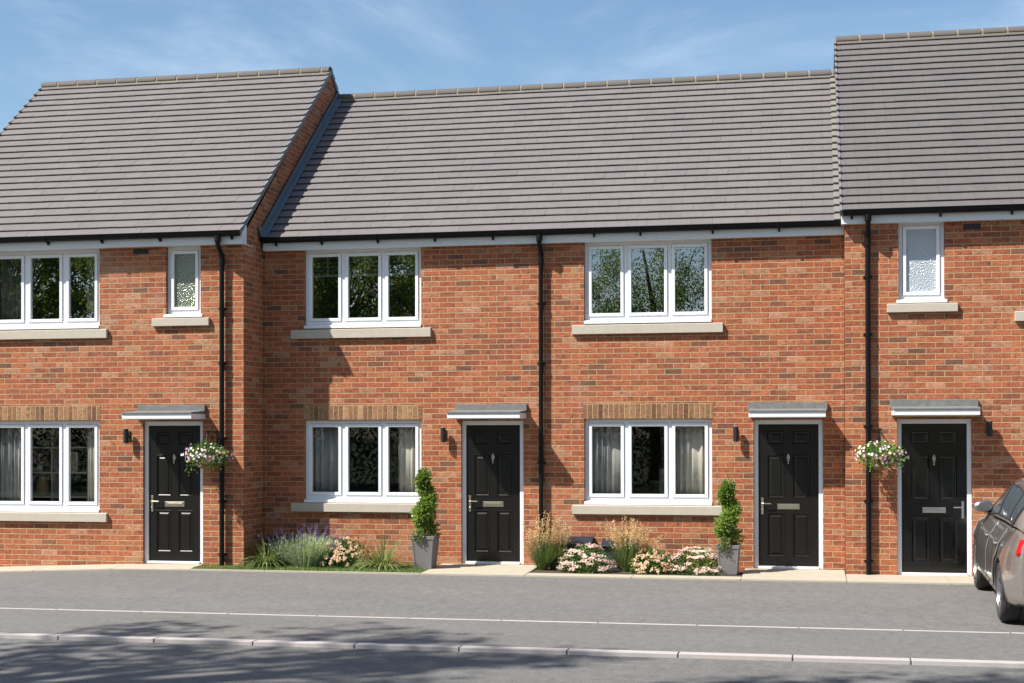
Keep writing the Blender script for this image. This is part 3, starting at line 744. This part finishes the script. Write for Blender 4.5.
def basket(x,y,ywall,z,label,seed):
    random.seed(seed)
    t=thing('hanging_basket',label,'hanging basket',(x,y,z-.15),'hanging flower baskets')
    br=MB(); zt=z+.36
    br.box((x-.012,ywall-.008,zt-.26),(x+.012,ywall-.001,zt+.05))
    br.tube([(x,ywall-.01,zt+.02),(x+.005,y-.06,zt+.03),(x+.005,y-.03,zt+.045)],.0085,6); br.tube([(x,ywall-.01,zt-.22),(x+.003,(ywall+y)/2,zt-.08),(x+.005,y+.02,zt+.02)],.007,6)
    sc=[(x+.0,(ywall+y)/2+.04*math.cos(k*.7)*(1-k/14),zt-.06+.04*math.sin(k*.7)*(1-k/14)) for k in range(12)]; br.tube(sc,.005,5)
    br.build('bracket','blackmet',t)
    ch=MB()
    for k in range(3):
        a=k*2.09+.5; ch.tube([(x,y,zt+.02),(x+.15*math.cos(a),y+.15*math.sin(a),z)],.004,5)
    ch.build('chain','blackmet',t)
    bk=MB(); bk.lathe([(.02,-.15),(.08,-.135),(.13,-.08),(.155,0),(.145,.0),(.1,-.02),(.01,-.02)],(x,y,z),18); bk.build('basket','coir',t,smooth=True)
    f=MB(); leafball(f,(x,y,z+.05),.25,1100,.05,.026,sq=(1.12,.95,.66),shell=.35)
    for k in range(26):
        a=random.uniform(0,6.28); L_=random.uniform(.08,.24); r0=.17
        for j in range(12):
            u=j/11; rr2=r0+.12*u; f.leaf((x+rr2*math.cos(a)*1.05+random.gauss(0,.012),y+rr2*.9*math.sin(a)+random.gauss(0,.012),z+.03-L_*u*u+random.gauss(0,.01)),rdir()+Vector((0,0,-.2)),.036,.018)
    f.build('foliage','baskleaf',t)
    g_=MB()
    for mi,n,up in ((0,58,.5),(1,30,-.3),(2,26,.0),(3,14,.4)):
        for k in range(n):
            d=rdir(); d.z=d.z*.6+up*.6; d.y-=.3; d.normalize()
            rr3=random.uniform(.21,.30)
            flower(g_,(x+d.x*rr3*1.25,y+d.y*rr3,z+.05+d.z*rr3*.72),random.uniform(.015,.026),mi,d+Vector((0,-.5,.2)))
    g_.build('flowers',['white_fl','pink_fl','purple_fl','yellow_fl'],t)['kind']='stuff'
    return t
basket(-.40,-1.12,-.7735,1.66,'round hanging basket of mixed flowers between leftmost door and its drainpipe',11)
basket(8.815,-.60,-.2586,1.665,'round hanging basket of mixed flowers beside the rightmost front door',12)

# meter boxes
def meter(x0,x1,z,label):
    t=thing('meter_box',label,'meter box',((x0+x1)/2,-.1,.1),'dark meter boxes at the foot of the wall')
    b=MB(); b.box((x0+.01,-.20,.08),(x1-.01,-.004,z-.09)); b.build('box','meter',t,bevel=.006)
    l=MB(); l.prism([(-.24,z-.105),(-.24,z-.085),(-.05,z),(-.004,z),(-.004,z-.105)],0,x0,x1); l.build('lid','meter',t,bevel=.006)
meter(4.455,4.92,.56,'dark meter box behind the pink flowers nearest the central drainpipe')
meter(5.05,5.56,.54,'dark meter box behind the tall straw grass under the window')
meter(.13,.64,.50,'dark meter box behind the lavender next to the corner')
meter(.70,1.27,.50,'dark meter box behind the peach flower mound above the lawn')

# plants
def grassclump(x,y,n,h,spread,mat,label,seed,name='sedge',w=.011,droop=1.3,z=.105,cat='plant'):
    random.seed(seed); b=MB()
    for k in range(n):
        a=random.uniform(0,6.28); s=random.random()**.7*spread
        b.blade((x+math.cos(a)*.06*random.random(),y+math.sin(a)*.06*random.random(),z),(math.cos(a)*s,math.sin(a)*s,1),h*random.uniform(.6,1.15),w*random.uniform(.7,1.3),droop*random.uniform(.5,1.2),5)
    o=b.build(name,mat); return o
tag(grassclump(.30,-.66,260,.56,1.5,'sedge','',21,'sedge_plant',w=.02,droop=2.0),'arching green sedge in the shaded corner left of the lavender','plant','arching sedges on the lawn strip')
tag(grassclump(2.02,-.66,300,.56,1.7,'sedge','',22,'sedge_plant',w=.02,droop=2.1),'arching cream-edged sedge between the peach flowers and the planter','plant','arching sedges on the lawn strip')
# lavender
random.seed(31)
t=thing('lavender','wide silvery lavender bush with violet spikes on the lawn strip','plant',(.86,-.65,.1))
b=MB(); fl=MB()
for k in range(900):
    a=random.uniform(0,6.28); s=random.random()**.6*.95
    x0,y0=.86+math.cos(a)*.17*random.random()**.5*1.6,-.62+math.sin(a)*.14*random.random()
    h=random.uniform(.30,.56); d=Vector((math.cos(a)*s*1.15,math.sin(a)*s*.7,1)).normalized()
    b.blade((x0,y0,.1),d,h,.014,.25,4)
    for j in range(4):
        p=Vector((x0,y0,.1))+d*h*random.uniform(.2,.9); b.leaf(p,d+rdir()*.5,.055,.010)
    if random.random()<.12:
        tip=Vector((x0,y0,.1))+d*(h+.06)
        b.blade(Vector((x0,y0,.1))+d*h*.8,d,h*.25+.06,.004,.0,2)
        for j in range(16): fl.leaf(tip+d*random.uniform(-.035,.035)+rdir()*.006,rdir()+d,.017,.010)
b.build('foliage','lavleaf',t); fl.build('flower_spike','lavfl',t)
def mound(x,y,r,h,leafm,flm,nf,fr,label,seed,flat=False,z=.105,cluster=14):
    random.seed(seed)
    t=thing('flowering_mound',label,'plant',(x,y,z))
    f=MB()
    for k in range(1100):
        d=rdir(); d.z=abs(d.z); k_=random.random()**.4
        f.leaf((x+d.x*r*k_,y+d.y*r*.8*k_,z+d.z*h*k_*.92),d+rdir()*.8,.048,.026)
    f.build('foliage',leafm,t)
    g_=MB()
    for k in range(nf):
        d=rdir(); d.z=abs(d.z)*.9+.12; d.normalize()
        if d.y>.45: d.y*=-1
        c=Vector((x+d.x*r,y+d.y*r*.8,z+d.z*h))
        for j in range(cluster):
            o=Vector((random.gauss(0,fr),random.gauss(0,fr),random.gauss(0,fr*(.35 if flat else .8))))
            flower(g_,c+o,random.uniform(.010,.017),0,d+rdir()*.5+Vector((0,-.2,.3)))
    g_.build('flower',flm,t); return t
mound(1.44,-.52,.40,.44,'sedleaf','creamfl',90,.015,'rounded bush of peach and cream flowers right of the lavender',41)
mound(4.90,-.58,.37,.38,'sedleaf','sedfl',58,.026,'pink-flowered sedum mound in front of the leftmost bed meter box',42,True,.118,22)
mound(5.82,-.58,.32,.34,'sedleaf','creamfl',60,.016,'small mound of cream buds in the middle of the flower bed',43,False,.118)
mound(6.40,-.58,.38,.36,'sedleaf','sedfl',58,.026,'pink-flowered sedum mound nearest the planter end of bed',44,True,.118,22)
def straw(x,y,label,seed,h=.72,n=42):
    random.seed(seed); t=thing('ornamental_grass',label,'plant',(x,y,.118),'tall grasses with straw seed heads')
    b=MB(); s=MB()
    for k in range(420):
        a=random.uniform(0,6.28); q=random.random()*.85
        b.blade((x+math.cos(a)*.07*random.random(),y+math.sin(a)*.06*random.random(),.118),(math.cos(a)*q,math.sin(a)*q*.8,1),h*random.uniform(.3,.75),.012,.6,4)
    for k in range(n):
        a=random.uniform(0,6.28); q=random.random()**.8*.55
        d=Vector((math.cos(a)*q,math.sin(a)*q*.6,1)).normalized(); L_=h*random.uniform(.62,1.08); p=Vector((x+random.gauss(0,.04),y+random.gauss(0,.03),.118))
        b.blade(p,d,L_,.006,.08,4)
        for j in range(42):
            u=random.uniform(.62,1.0); e=p+d*L_*u; rr4=.032*(1.15-abs(u-.8)*3.2); s.leaf(e+rdir()*max(.005,rr4)*random.random(),rdir()+d*.8,.026,.012)
    b.build('foliage','stipa',t); s.build('seed_head','tan',t)
straw(4.27,-.45,'tall straw-headed grass beside the central drainpipe',51,.76,44)
straw(4.42,-.30,'straw-headed grass right beside a meter box left of the sedum',52,.62,30)
straw(5.42,-.45,'tall straw-headed grass under the right-hand window, between pink and cream mounds',53,.74,54)
straw(5.70,-.3,'short straw-headed grass behind the small cream mound',54,.55,22)
# turf blades
random.seed(61); b=MB()
for k in range(16000):
    x=random.uniform(-.6,2.7); y=random.uniform(-1.185,-.02)
    if x<.01 and y>-.79: y=random.uniform(-1.185,-.79)
    if (x-2.62)**2<.02 and (y+.6)**2<.02: continue
    b.blade((x,y,.104),(random.gauss(0,.35),random.gauss(0,.35),1),random.uniform(.03,.065),.007,.3,2)
o=b.build('grass','grass'); o['kind']='stuff'; o['label']='short green turf along the foot of the wall'

# ---------------------------------------------------------------- interiors seen through the glass
def curtain(x0,x1,y,z0,z1,label,mat='curtain',gather=5,amp=.028):
    b=MB(); n=gather*10; t=MB(); vs=[]
    for i in range(n+1):
        u=i/n; yy=y+amp*math.sin(u*gather*2*math.pi+1.3*math.sin(u*5+x0))*(.65+.35*math.sin(u*9+x1*3))+.006*math.sin(u*37); vs+= [(x0+(x1-x0)*u,yy,z0),(x0+(x1-x0)*u,yy,z1),(x0+(x1-x0)*u,yy+.004,z0),(x0+(x1-x0)*u,yy+.004,z1)]
    for i in range(n):
        o=i*4; b.add([vs[o],vs[o+4],vs[o+5],vs[o+1],vs[o+2],vs[o+6],vs[o+7],vs[o+3]],[(0,1,2,3),(7,6,5,4),(3,2,6,7),(0,4,5,1)])
    o=b.build('curtain',mat,smooth=True); tag(o,label,'curtain','curtains inside the windows'); return o
def cpair(x0,x1,y,z0,z1,nm,w=.42,wr=.34):
    curtain(x0+.05,x0+.05+w,y+.22,z0,z1,'pale curtain at the left side of the '+nm,'curtain_shade')
    curtain(x1-.05-wr,x1-.05,y+.22,z0,z1,'pale curtain at the right side of the '+nm)
cpair(-4.017,-2.227,-.7735,.89,2.2,'leftmost ground-floor window',.35,.24)
cpair(-4.017,-2.227,-.7735,3.56,4.68,'leftmost upper window',.40,.26)
cpair(.629,2.408,0,1.02,2.2,'ground-floor window above the lawn',.50,.36)
cpair(4.784,6.574,0,1.02,2.2,'ground-floor window above the flower bed',.50,.46)
cpair(10.75,12.53,-.2586,.89,2.2,'ground-floor window behind the car',.4,.4)
def blind(x0,x1,y,z0,z1,label):
    t=thing('window_blind',label,'blind',((x0+x1)/2,y,z1),'slatted blinds half raised in the upper windows')
    h=MB(); h.box((x0,y-.02,z1-.04),(x1,y+.02,z1)); h.build('headrail','blind',t)
    s=MB(); n=int((z1-.05-z0)/.055)
    for k in range(n+1):
        z=z0+(z1-.05-z0)*k/n; s.prism([(y-.018,z-.005),(y+.018,z+.005),(y+.018,z+.008),(y-.018,z-.002)],0,x0,x1)
    s.box((x0,y-.012,z0-.03),(x1,y+.012,z0-.012)); s.build('slats','blind',t)
    c=MB()
    for f in (.15,.5,.85): c.box((x0+(x1-x0)*f-.006,y-.024,z0-.02),(x0+(x1-x0)*f+.006,y-.021,z1))
    c.build('tape','blind',t)
blind(.70,2.34,.17,4.36,4.70,'half-raised slatted blind in the upper window nearest the corner')
blind(4.86,6.50,.17,4.38,4.70,'half-raised slatted blind in the upper window near the central drainpipe')
# desk lamp
t=thing('arc_lamp','arched lamp with bronze dome shade inside the corner upper window','lamp',(2.25,.62,2.7))
b=MB(); b.lathe([(.14,0),(.14,.02),(.02,.04)],(2.25,.62,2.70),18); b.tube([(2.25,.62,2.73),(2.25,.62,3.9),(1.95,.6,4.3),(1.88,.55,4.1),(2.12,.5,3.86)],.009,8); b.build('stand','blackmet',t)
b=MB(); b.lathe([(.15,3.70-3.7),(.155,.03),(.12,.09),(.05,.13),(.01,.14)],(2.10,.50,3.72),20); b.build('lamp_shade','bronze',t,smooth=True)
# shelves in the leftmost room
t=thing('shelf_unit','open shelf unit inside the leftmost ground-floor window','shelf unit',(-3.3,.05,.13))
b=MB()
for z in (.62,1.05,1.42,1.80,2.15): b.box((-3.95,-.12,z),(-2.75,.16,z+.022))
b.build('shelf','wood',t); b=MB()
for x in (-3.95,-3.36,-2.77): b.box((x,-.115,.13),(x+.022,.155,2.17))
b.build('upright','wood',t)
t=thing('vase','wicker vase on the lowest visible shelf in the leftmost window','vase',(-3.55,-.02,1.07)); b=MB(); b.lathe([(.05,0),(.10,.08),(.11,.16),(.06,.26),(.065,.29)],(-3.55,-.02,1.073),18); b.build('body','wicker',t,smooth=True)
random.seed(71)
t=thing('flower_vase','vase of pink flowers on the middle shelf in the leftmost window','vase',(-3.6,-.02,1.44)); b=MB(); b.lathe([(.03,0),(.05,.05),(.03,.12)],(-3.6,-.02,1.443),14); b.build('body','curtain',t,smooth=True)
b=MB()
for k in range(24): 
    d=rdir(); flower(b,(-3.6+d.x*.09,-.02+d.y*.09,1.64+d.z*.08),.035,0,d)
b.build('flower','sedfl',t)
t=thing('picture_frame','framed picture standing on shelf in the leftmost window','picture',(-3.05,-.05,1.44)); b=MB(); b.box((-3.2,-.07,1.443),(-2.95,-.05,1.74)); b.build('frame','curtain',t); b=MB(); b.box((-3.175,-.076,1.47),(-2.975,-.071,1.715)); b.build('picture','bronze',t)
t=thing('houseplant','leafy houseplant on the top shelf in the leftmost window','plant',(-3.5,-.02,1.83)); b=MB(); leafball(b,(-3.5,-.02,1.98),.14,160,.07,.04); b.build('foliage','box',t); b=MB(); b.lathe([(.045,0),(.06,.1)],(-3.5,-.02,1.823),12); b.build('pot','curtain',t)
# side cabinet in room behind flower-bed window
t=thing('cabinet','pale low cabinet inside the window above the flower bed','cabinet',(6.1,1.1,.13)); b=MB(); b.box((5.75,.9,.13),(6.75,1.35,1.5)); b.build('body','wood',t,bevel=.01); b=MB(); b.box((5.79,.885,.2),(6.23,.898,1.45)); b.box((6.27,.885,.2),(6.71,.898,1.45)); b.build('door','wood',t)

# ---------------------------------------------------------------- car
def car():
    cx,cy,cz=10.745,-3.02,.066
    t=thing('parked_car','taupe metallic hatchback parked nose to the wall beside the rightmost door','car',(0,0,0))
    def plan(y): 
        a=abs(y+.05)/2.15; return (1-.02*a*a-.15*a**7)
    def wid(y,z):
        s=.90*plan(y)
        k=1-.10*max(0,(.45-z)/.3)**2*.6-(.20 if y>-1.2 else .20-.10*min(1,(-1.2-y)/.6))*max(0,(z-.62)/.40)**1.6+.012*math.exp(-((z-.80)/.05)**2)
        if abs(y-1.32)<.5 or abs(y+1.3)<.5: k+=.008
        return s*k
    def top(y):
        pts=[(-2.1,1.0),(-1.9,1.06),(-1,1.04),(0,1.01),(.95,.96),(1.5,.88),(2.0,.74),(2.15,.6)]
        for (a,c),(b,d) in zip(pts,pts[1:]):
            if y<=b: u=(y-a)/(b-a); u=max(0,u); return c+(d-c)*u
        return pts[-1][1]
    st=[-2.16,-2.12,-2.0,-1.8,-1.55,-1.3,-1.05,-.8,-.4,0,.4,.8,1.05,1.3,1.55,1.8,1.95,2.07,2.13]
    b=MB(); rings=[]
    for y in st:
        T=top(y); sh=1.0
        if y<-2.13: sh=.93; T-=.12
        if y>2.1: sh=.86; T-=.06
        lo=.2 if abs(y)<1.9 else .26
        zs=[lo+.03,.36,.5,.62,.74,.82,T-.05]
        zs=[min(z,T-.05-.002*(6-i)) for i,z in enumerate(zs)]
        half=[(0,lo),(wid(y,lo)*.9*sh,lo)]+[(wid(y,z)*sh,z) for z in zs]+[(wid(y,T)*.955*sh,T-.006),(wid(y,T)*.6*sh,T+.012),(0,T+.02)]
        ring=[(x,y,z) for x,z in half]+[(-x,y,z) for x,z in half[-2:0:-1]]
        rings.append(ring)
    n=len(rings[0]); vs=[p for r_ in rings for p in r_]
    fs=[(i*n+k,(i+1)*n+k,(i+1)*n+(k+1)%n,i*n+(k+1)%n) for i in range(len(rings)-1) for k in range(n)]
    fs+=[tuple(range(n)),tuple(range((len(rings)-1)*n,len(rings)*n))[::-1]]
    b.add(vs,fs); body=b.build('body','paint',t,smooth=True)
    md=body.modifiers.new('s','SUBSURF'); md.levels=2; md.render_levels=2
    cut=MB()
    for y in (1.32,-1.29):
        for s in (-1,1): cut.lathe([(.352,0),(.352,.30)],(s*.66 if s>0 else -.96,y,.315),40,'x')
    co_=cut.build('cutter','trim',None)
    md=body.modifiers.new('b','BOOLEAN'); md.object=co_; md.operation='DIFFERENCE'; md.solver='EXACT'
    dg=bpy.context.evaluated_depsgraph_get(); dg.update()
    me=bpy.data.meshes.new_from_object(body.evaluated_get(dg)); body.modifiers.clear(); body.data=me
    me.materials.clear(); me.materials.append(M['paint'])
    for p in me.polygons: p.material_index=0
    me.set_sharp_from_angle(angle=R(40))
    bpy.data.objects.remove(co_)
    # cabin
    def rf(y):
        pts=[(-2.05,1.05),(-1.95,1.14),(-1.7,1.33),(-1.3,1.42),(-.7,1.465),(-.1,1.47),(.25,1.41),(.6,1.23),(1.02,.965)]
        for (a,c),(e,d) in zip(pts,pts[1:]):
            if y<=e: u=max(0,(y-a)/(e-a)); return c+(d-c)*u
        return pts[-1][1]
    def rail(y): return .57-.05*abs(y+.4)**2*.25
    def side(y,u):
        zb,zt=top(y)-.015,rf(y)-.055; xb=wid(y,.9)*.965; xt=rail(y)
        k=max(0,min(1,(zt-zb)/.38)); xt=xb+(xt-xb)*k
        zt=max(zt,zb+.004)
        bul=.022*math.sin(u*math.pi)*k
        return (xb+(xt-xb)*u+bul, zb+(zt-zb)*u)
    cs=[-2.05,-1.95,-1.82,-1.7,-1.5,-1.3,-1.0,-.7,-.4,-.1,.1,.25,.45,.6,.8,1.02]
    b=MB(); rings=[]
    for y in cs:
        h=[side(y,0),side(y,.33),side(y,.66),side(y,1)]; xt=h[-1][0]; zt=rf(y); zz=h[-1][1]
        h+= [(xt*.93,zz+(zt-zz)*.62),(xt*.5,zt-.004),(0,zt)]
        rings.append([(-x,y,z) for x,z in h]+[(x,y,z) for x,z in h[-2::-1]])
    n=len(rings[0]); vs=[p for r_ in rings for p in r_]
    b.add(vs,[(i*n+k,i*n+k+1,(i+1)*n+k+1,(i+1)*n+k) for i in range(len(rings)-1) for k in range(n-1)]+[tuple(range(n))])
    cab=b.build('roof','paint',t,smooth=True); cab.modifiers.new('s','SUBSURF').render_levels=1
    # side glass
    for s in (-1,1):
        for nm,ya,yb in (('side_window',.86,-.22),('side_window',-.27,-1.22),('quarter_window',-1.27,-1.72)):
            g_=MB(); N=12; vs=[]
            for i in range(N+1):
                y=ya+(yb-ya)*i/N
                lim=.90
                for j in range(5):
                    u=.09+(lim-.09)*j/4; x,z=side(y,u); vs.append((s*(x+.006),y,z))
            g_.add(vs,[(i*5+j,(i+1)*5+j,(i+1)*5+j+1,i*5+j+1) for i in range(N) for j in range(4)])
            w=g_.build(nm,'carglass',t,smooth=True)
            tr=MB(); 
            for j in (0,4): tr.tube([vs[i*5+j] for i in range(N+1)],.009,6)
            tr.tube([vs[j] for j in range(5)],.009,6); tr.tube([vs[N*5+j] for j in range(5)],.012,6)
            tr.build('window_trim','trim',w)
    # screens
    for nm,ya,yb in (('windscreen',.95,.32),('rear_window',-1.99,-1.62)):
        g_=MB(); vs=[]; N=6
        for i in range(N+1):
            y=ya+(yb-ya)*i/N
            for j in range(9):
                q=(j-4)/4; xr=side(y,.9)[0]*.93; vs.append((q*xr,y+(.004 if ya>0 else -.004),rf(y)+.004-.02*q*q))
        g_.add(vs,[(i*9+j,(i+1)*9+j,(i+1)*9+j+1,i*9+j+1) for i in range(N) for j in range(8)]); g_.build(nm,'carglass',t,smooth=True)
    # doors as slightly proud panels with shut lines
    for s in (-1,1):
        for ya,yb,zlow in ((.88,-.24,.30),(-.255,-1.15,.30)):
            g_=MB(); N=14; vs=[]
            for i in range(N+1):
                for j in range(13):
                    z=zlow+(.965-zlow)*j/12; y=ya+(yb-ya)*i/N
                    if yb<-1 and i>N-5 and z<.66: 
                        r2=.40; yy=-1.29+math.sqrt(max(0,r2*r2-(z-.315)**2)); y=max(y,yy) if True else y
                    vs.append((s*(wid(y,z)+.0045),y,z))
            g_.add(vs,[(i*13+j,(i+1)*13+j,(i+1)*13+j+1,i*13+j+1) for i in range(N) for j in range(12)]); d=g_.build('door',['paint','trim'],t,smooth=True)
            md=d.modifiers.new('so','SOLIDIFY'); md.thickness=.01; md.offset=0; md.material_offset_rim=1
            hy=yb+.13; hh=MB(); xw=wid(hy,.80)+.006
            hh.tube([(s*xw,hy-.08,.795),(s*(xw+.03),hy-.06,.80),(s*(xw+.034),hy+.06,.803),(s*xw,hy+.08,.803)],.013,8); hh.build('handle','paint',d,smooth=True)
            bb=MB(); bb.tube([(s*(wid(y_,.36)+.012),y_,.36) for y_ in [ya+(yb-ya)*k/8-.0 for k in range(9) if (ya+(yb-ya)*k/8)>-.92]],.007,6); bb.build('trim_strip','chrome',d)
    # mirrors
    for s in (-1,1):
        mm=MB(); c=Vector((s*.845,.68,1.055)); o=[]
        mm.lathe([(.01,-.085),(.05,-.07),(.075,-.03),(.078,.02),(.06,.06),(.02,.075)],(0,0,0),14,'x')
        mm.v=[(c.x+v[0]*1.45,c.y+v[1]*.75+(.02 if s*v[0]<0 else 0),c.z+v[2]*.95) for v in mm.v]
        mi_=mm.build('mirror','rim',t,smooth=True)
        a=MB(); a.tube([(s*.72,.72,.98),(s*.80,.70,1.02)],[.035,.03],8); a.build('mirror_arm','trim',mi_)
        gl=MB(); gl.lathe([(.0,0),(.055,0)],(0,0,0),14,'y'); gl.v=[(c.x+v[0]*1.55,c.y-.062,c.z+v[2]) for v in gl.v]; gl.build('mirror_glass','chrome',mi_)
    # lights
    for s in (-1,1):
        l=MB(); vs=[]
        pts=[(-1.86,.79),(-1.86,.93),(-2.02,.95),(-2.10,.94),(-2.13,.90),(-2.13,.80),(-2.05,.77)]
        for i in range(9):
            for j in range(5):
                y=-2.05-.065*i/8; z=.78+.155*j/4; k=1-.05*(i/8)**3; vs.append((s*(wid(y,z)*k+.012),y,z))
        for i in range(1,8):
            for j in range(5):
                z=.78+.155*j/4; vs.append((s*(wid(-2.115,z)*.95+.012-i*.045),-2.125-.012*min(i,3),z))
        l.add(vs,[(i*5+j,(i+1)*5+j,(i+1)*5+j+1,i*5+j+1) for i in range(15) for j in range(4)]); l.build('tail_light','redl',t,smooth=True).modifiers.new('so','SOLIDIFY').thickness=.01
        rr_=MB(); rr_.box((s*.62-.12,-2.155,.40),(s*.62+.12,-2.13,.45)); vs=None; rr_.build('reflector','redl',t,bevel=.006)
        hl_=MB(); vs=[]
        for i in range(8):
            for j in range(4):
                y=1.72+.38*i/7; z=.60+.10*j/3; vs.append((s*(wid(y,z)+.001-(.10*(i/7)**3)),y,z))
        hl_.add(vs,[(i*4+j,(i+1)*4+j,(i+1)*4+j+1,i*4+j+1) for i in range(7) for j in range(3)]); hl_.build('headlight','clear',t,smooth=True).modifiers.new('so','SOLIDIFY').thickness=.01
    pl=MB(); pl.box((-.26,-2.185,.62),(.26,-2.165,.73)); pl.build('number_plate','plate',t)
    bm_=MB(); bm_.box((-.72,-2.15,.225),(.72,-2.02,.33)); bm_.box((-.6,2.08,.24),(.6,2.14,.42)); bm_.build('bumper_trim','trim',t,bevel=.02)
    # wheels
    for y in (1.32,-1.29):
        for s in (-1,1):
            w=MB(); xo=.885; xi=.675; r=.315
            def L_(prof): return [(a,(h if s>0 else -h)) for a,h in (prof if s>0 else prof[::-1])]
            w.lathe([(a,s*h) for a,h in [(.22,xi),(.29,xi+.004),(.308,xi+.02),(.315,xi+.045),(.315,xo-.045),(.308,xo-.02),(.29,xo-.002),(.235,xo),(.222,xo-.012),(.222,xi)]],(0,y,r),44,'x')
            ww=w.build('wheel','tyre',t,smooth='auto')
            gr_=MB()
            for gx in (.72,.76,.80,.84):
                gr_.lathe([(.3155,s*(gx-.004)),(.3165,s*(gx-.0039)),(.3165,s*(gx+.0039)),(.3155,s*(gx+.004))],(0,y,r),44,'x')
            gr_.build('tread','trim',ww)
            rm=MB(); rm.lathe([(a,s*h) for a,h in [(.222,xi+.01),(.222,xo-.012),(.226,xo-.006),(.215,xo-.006),(.205,xo-.03),(.2,xi+.02)]],(0,y,r),40,'x')
            rm.lathe([(a,s*h) for a,h in [(.01,xo-.03),(.04,xo-.028),(.05,xo-.05),(.05,xo-.07)]],(0,y,r),20,'x')
            for k in range(5):
                a=2*math.pi*k/5+.3
                for da in (-.13,.13):
                    rm.tube([(s*(xo-.045),y+.035*math.cos(a),r+.035*math.sin(a)),(s*(xo-.022),y+.21*math.cos(a+da),r+.21*math.sin(a+da))],[.016,.012],6)
            rm.build('rim','rim',ww,smooth='auto')
            br=MB(); br.lathe([(.05,s*(xi+.08)),(.15,s*(xi+.08)),(.15,s*(xi+.1)),(.05,s*(xi+.1))],(0,y,r),24,'x'); br.build('brake_disc','chrome',ww)
            wl=MB(); n_=20; vs=[]
            for k in range(n_+1):
                a=math.pi*k/n_*1.1-.16
                for xx in (.52,.895): vs.append((s*xx*(1 if xx<.8 else wid(y,.5)/.9*.985),y+.352*math.cos(a),.315+.352*math.sin(a)))
            wl.add(vs,[(2*k,2*k+1,2*k+3,2*k+2) for k in range(n_)]); wl.build('wheel_arch','trim',t)
    t.location=(cx,cy,cz); t.rotation_euler=(.028,0,R(-.9))
car()

# ---------------------------------------------------------------- trees (across the road: seen in the panes; and overhead, casting shade on the road)
def treemesh(seed,h,cr_,nclump,nleaf,leaf,dens=1.0,trunk_h=.3,br=1.0):
    random.seed(seed); tk=MB(); lf=MB()
    th=h*trunk_h; r0=h*.022
    tk.tube([(0,0,-.4),(0,0,th*.5),(random.uniform(-.1,.1),0,th),(random.uniform(-.3,.3),random.uniform(-.3,.3),h*.62),(random.uniform(-.4,.4),random.uniform(-.4,.4),h*.86)],[r0*1.25,r0,r0*.85,r0*.5,r0*.15],9)
    for k in range(nclump):
        d=rdir(); u=random.random()**.45
        c=Vector((d.x*cr_*u,d.y*cr_*u,th+(h-th)*.5+d.z*(h-th)*.5*u))
        base=Vector((0,0,th+(c.z-th)*random.uniform(.1,.5))); mid=(base+c)/2+Vector((0,0,-.15))+rdir()*.2
        tk.tube([base,mid,c],[r0*.35*br,r0*.2*br,r0*.06*br],5)
        cr2=random.uniform(.45,.95)*cr_*.30
        for j in range(nleaf):
            q=c+rdir()*cr2*random.random()**.5*1.0; q.z-=random.random()*.1
            lf.leaf(q,rdir()+Vector((0,0,-.3)),leaf*random.uniform(.7,1.3),leaf*.55)
    return tk,lf
def tree(name,loc,label,tk,lf,mat='leafA'):
    t=thing(name,label,'tree',(0,0,0),'trees across the road')
    tk.build('trunk','bark',t); lf.build('crown',mat,t); t.location=loc; return t
A=tree('broadleaf_tree',(-9.5,-31,.1),'full green tree across the road seen in the leftmost upper panes',*treemesh(81,10.6,3.8,100,300,.16))
B=tree('broadleaf_tree',(15.5,-37,.1),'open-crowned tree across the road with sky between its branches',*treemesh(82,10.5,3.6,80,230,.11,br=.4))
TG=[(-16,-33,2.2,1.0),(-4.9,-34,1.3,.9),(9.6,-33.5,4.1,.9),(22,-35,.6,.9),(28,-33,3.3,1.05),(-24,-34,5,1.1)]
TL=['full green tree standing beyond the left end of the road','bushy green tree behind the middle of the road hedge','full green tree seen in the corner upper panes','bushy tree beyond the right end of the road','tall full tree furthest right across the road','tall full tree furthest left across the road']
for (x,y,rz,s),lb in zip(TG,TL): deepcopy(A,(x,y,.1),lb,rz,s)
deepcopy(B,(2.0,-36,.1),'thin-crowned tree reflected in the upper panes by the central drainpipe',2.1,1.0)
tk,lf=treemesh(86,17.5,3.6,70,95,.22,trunk_h=.6)
S=tree('roadside_tree',(.5,-17.3,-.03),'tall roadside tree shading the right foreground of the road',tk,lf); S['group']='roadside trees shading the road'
S2=deepcopy(S,(-7.6,-17.0,-.03),'tall roadside tree shading the left of the near road',2.4,1.0)
# hedge across the road
random.seed(91); hb=MB()
for k in range(70000):
    x=random.uniform(-32,32); y=-27.5+random.gauss(0,.55); z=random.random()**.7*3.1*(1+.12*math.sin(x*.7)+.1*math.sin(x*1.9))
    hb.leaf((x,y,z),rdir(),random.uniform(.09,.17),.08)
tag(hb.build('hedge','leafD'),'long dark hedge across the road opposite the houses','hedge')
for o in bpy.data.objects:
    if '_w' in o: del o['_w']
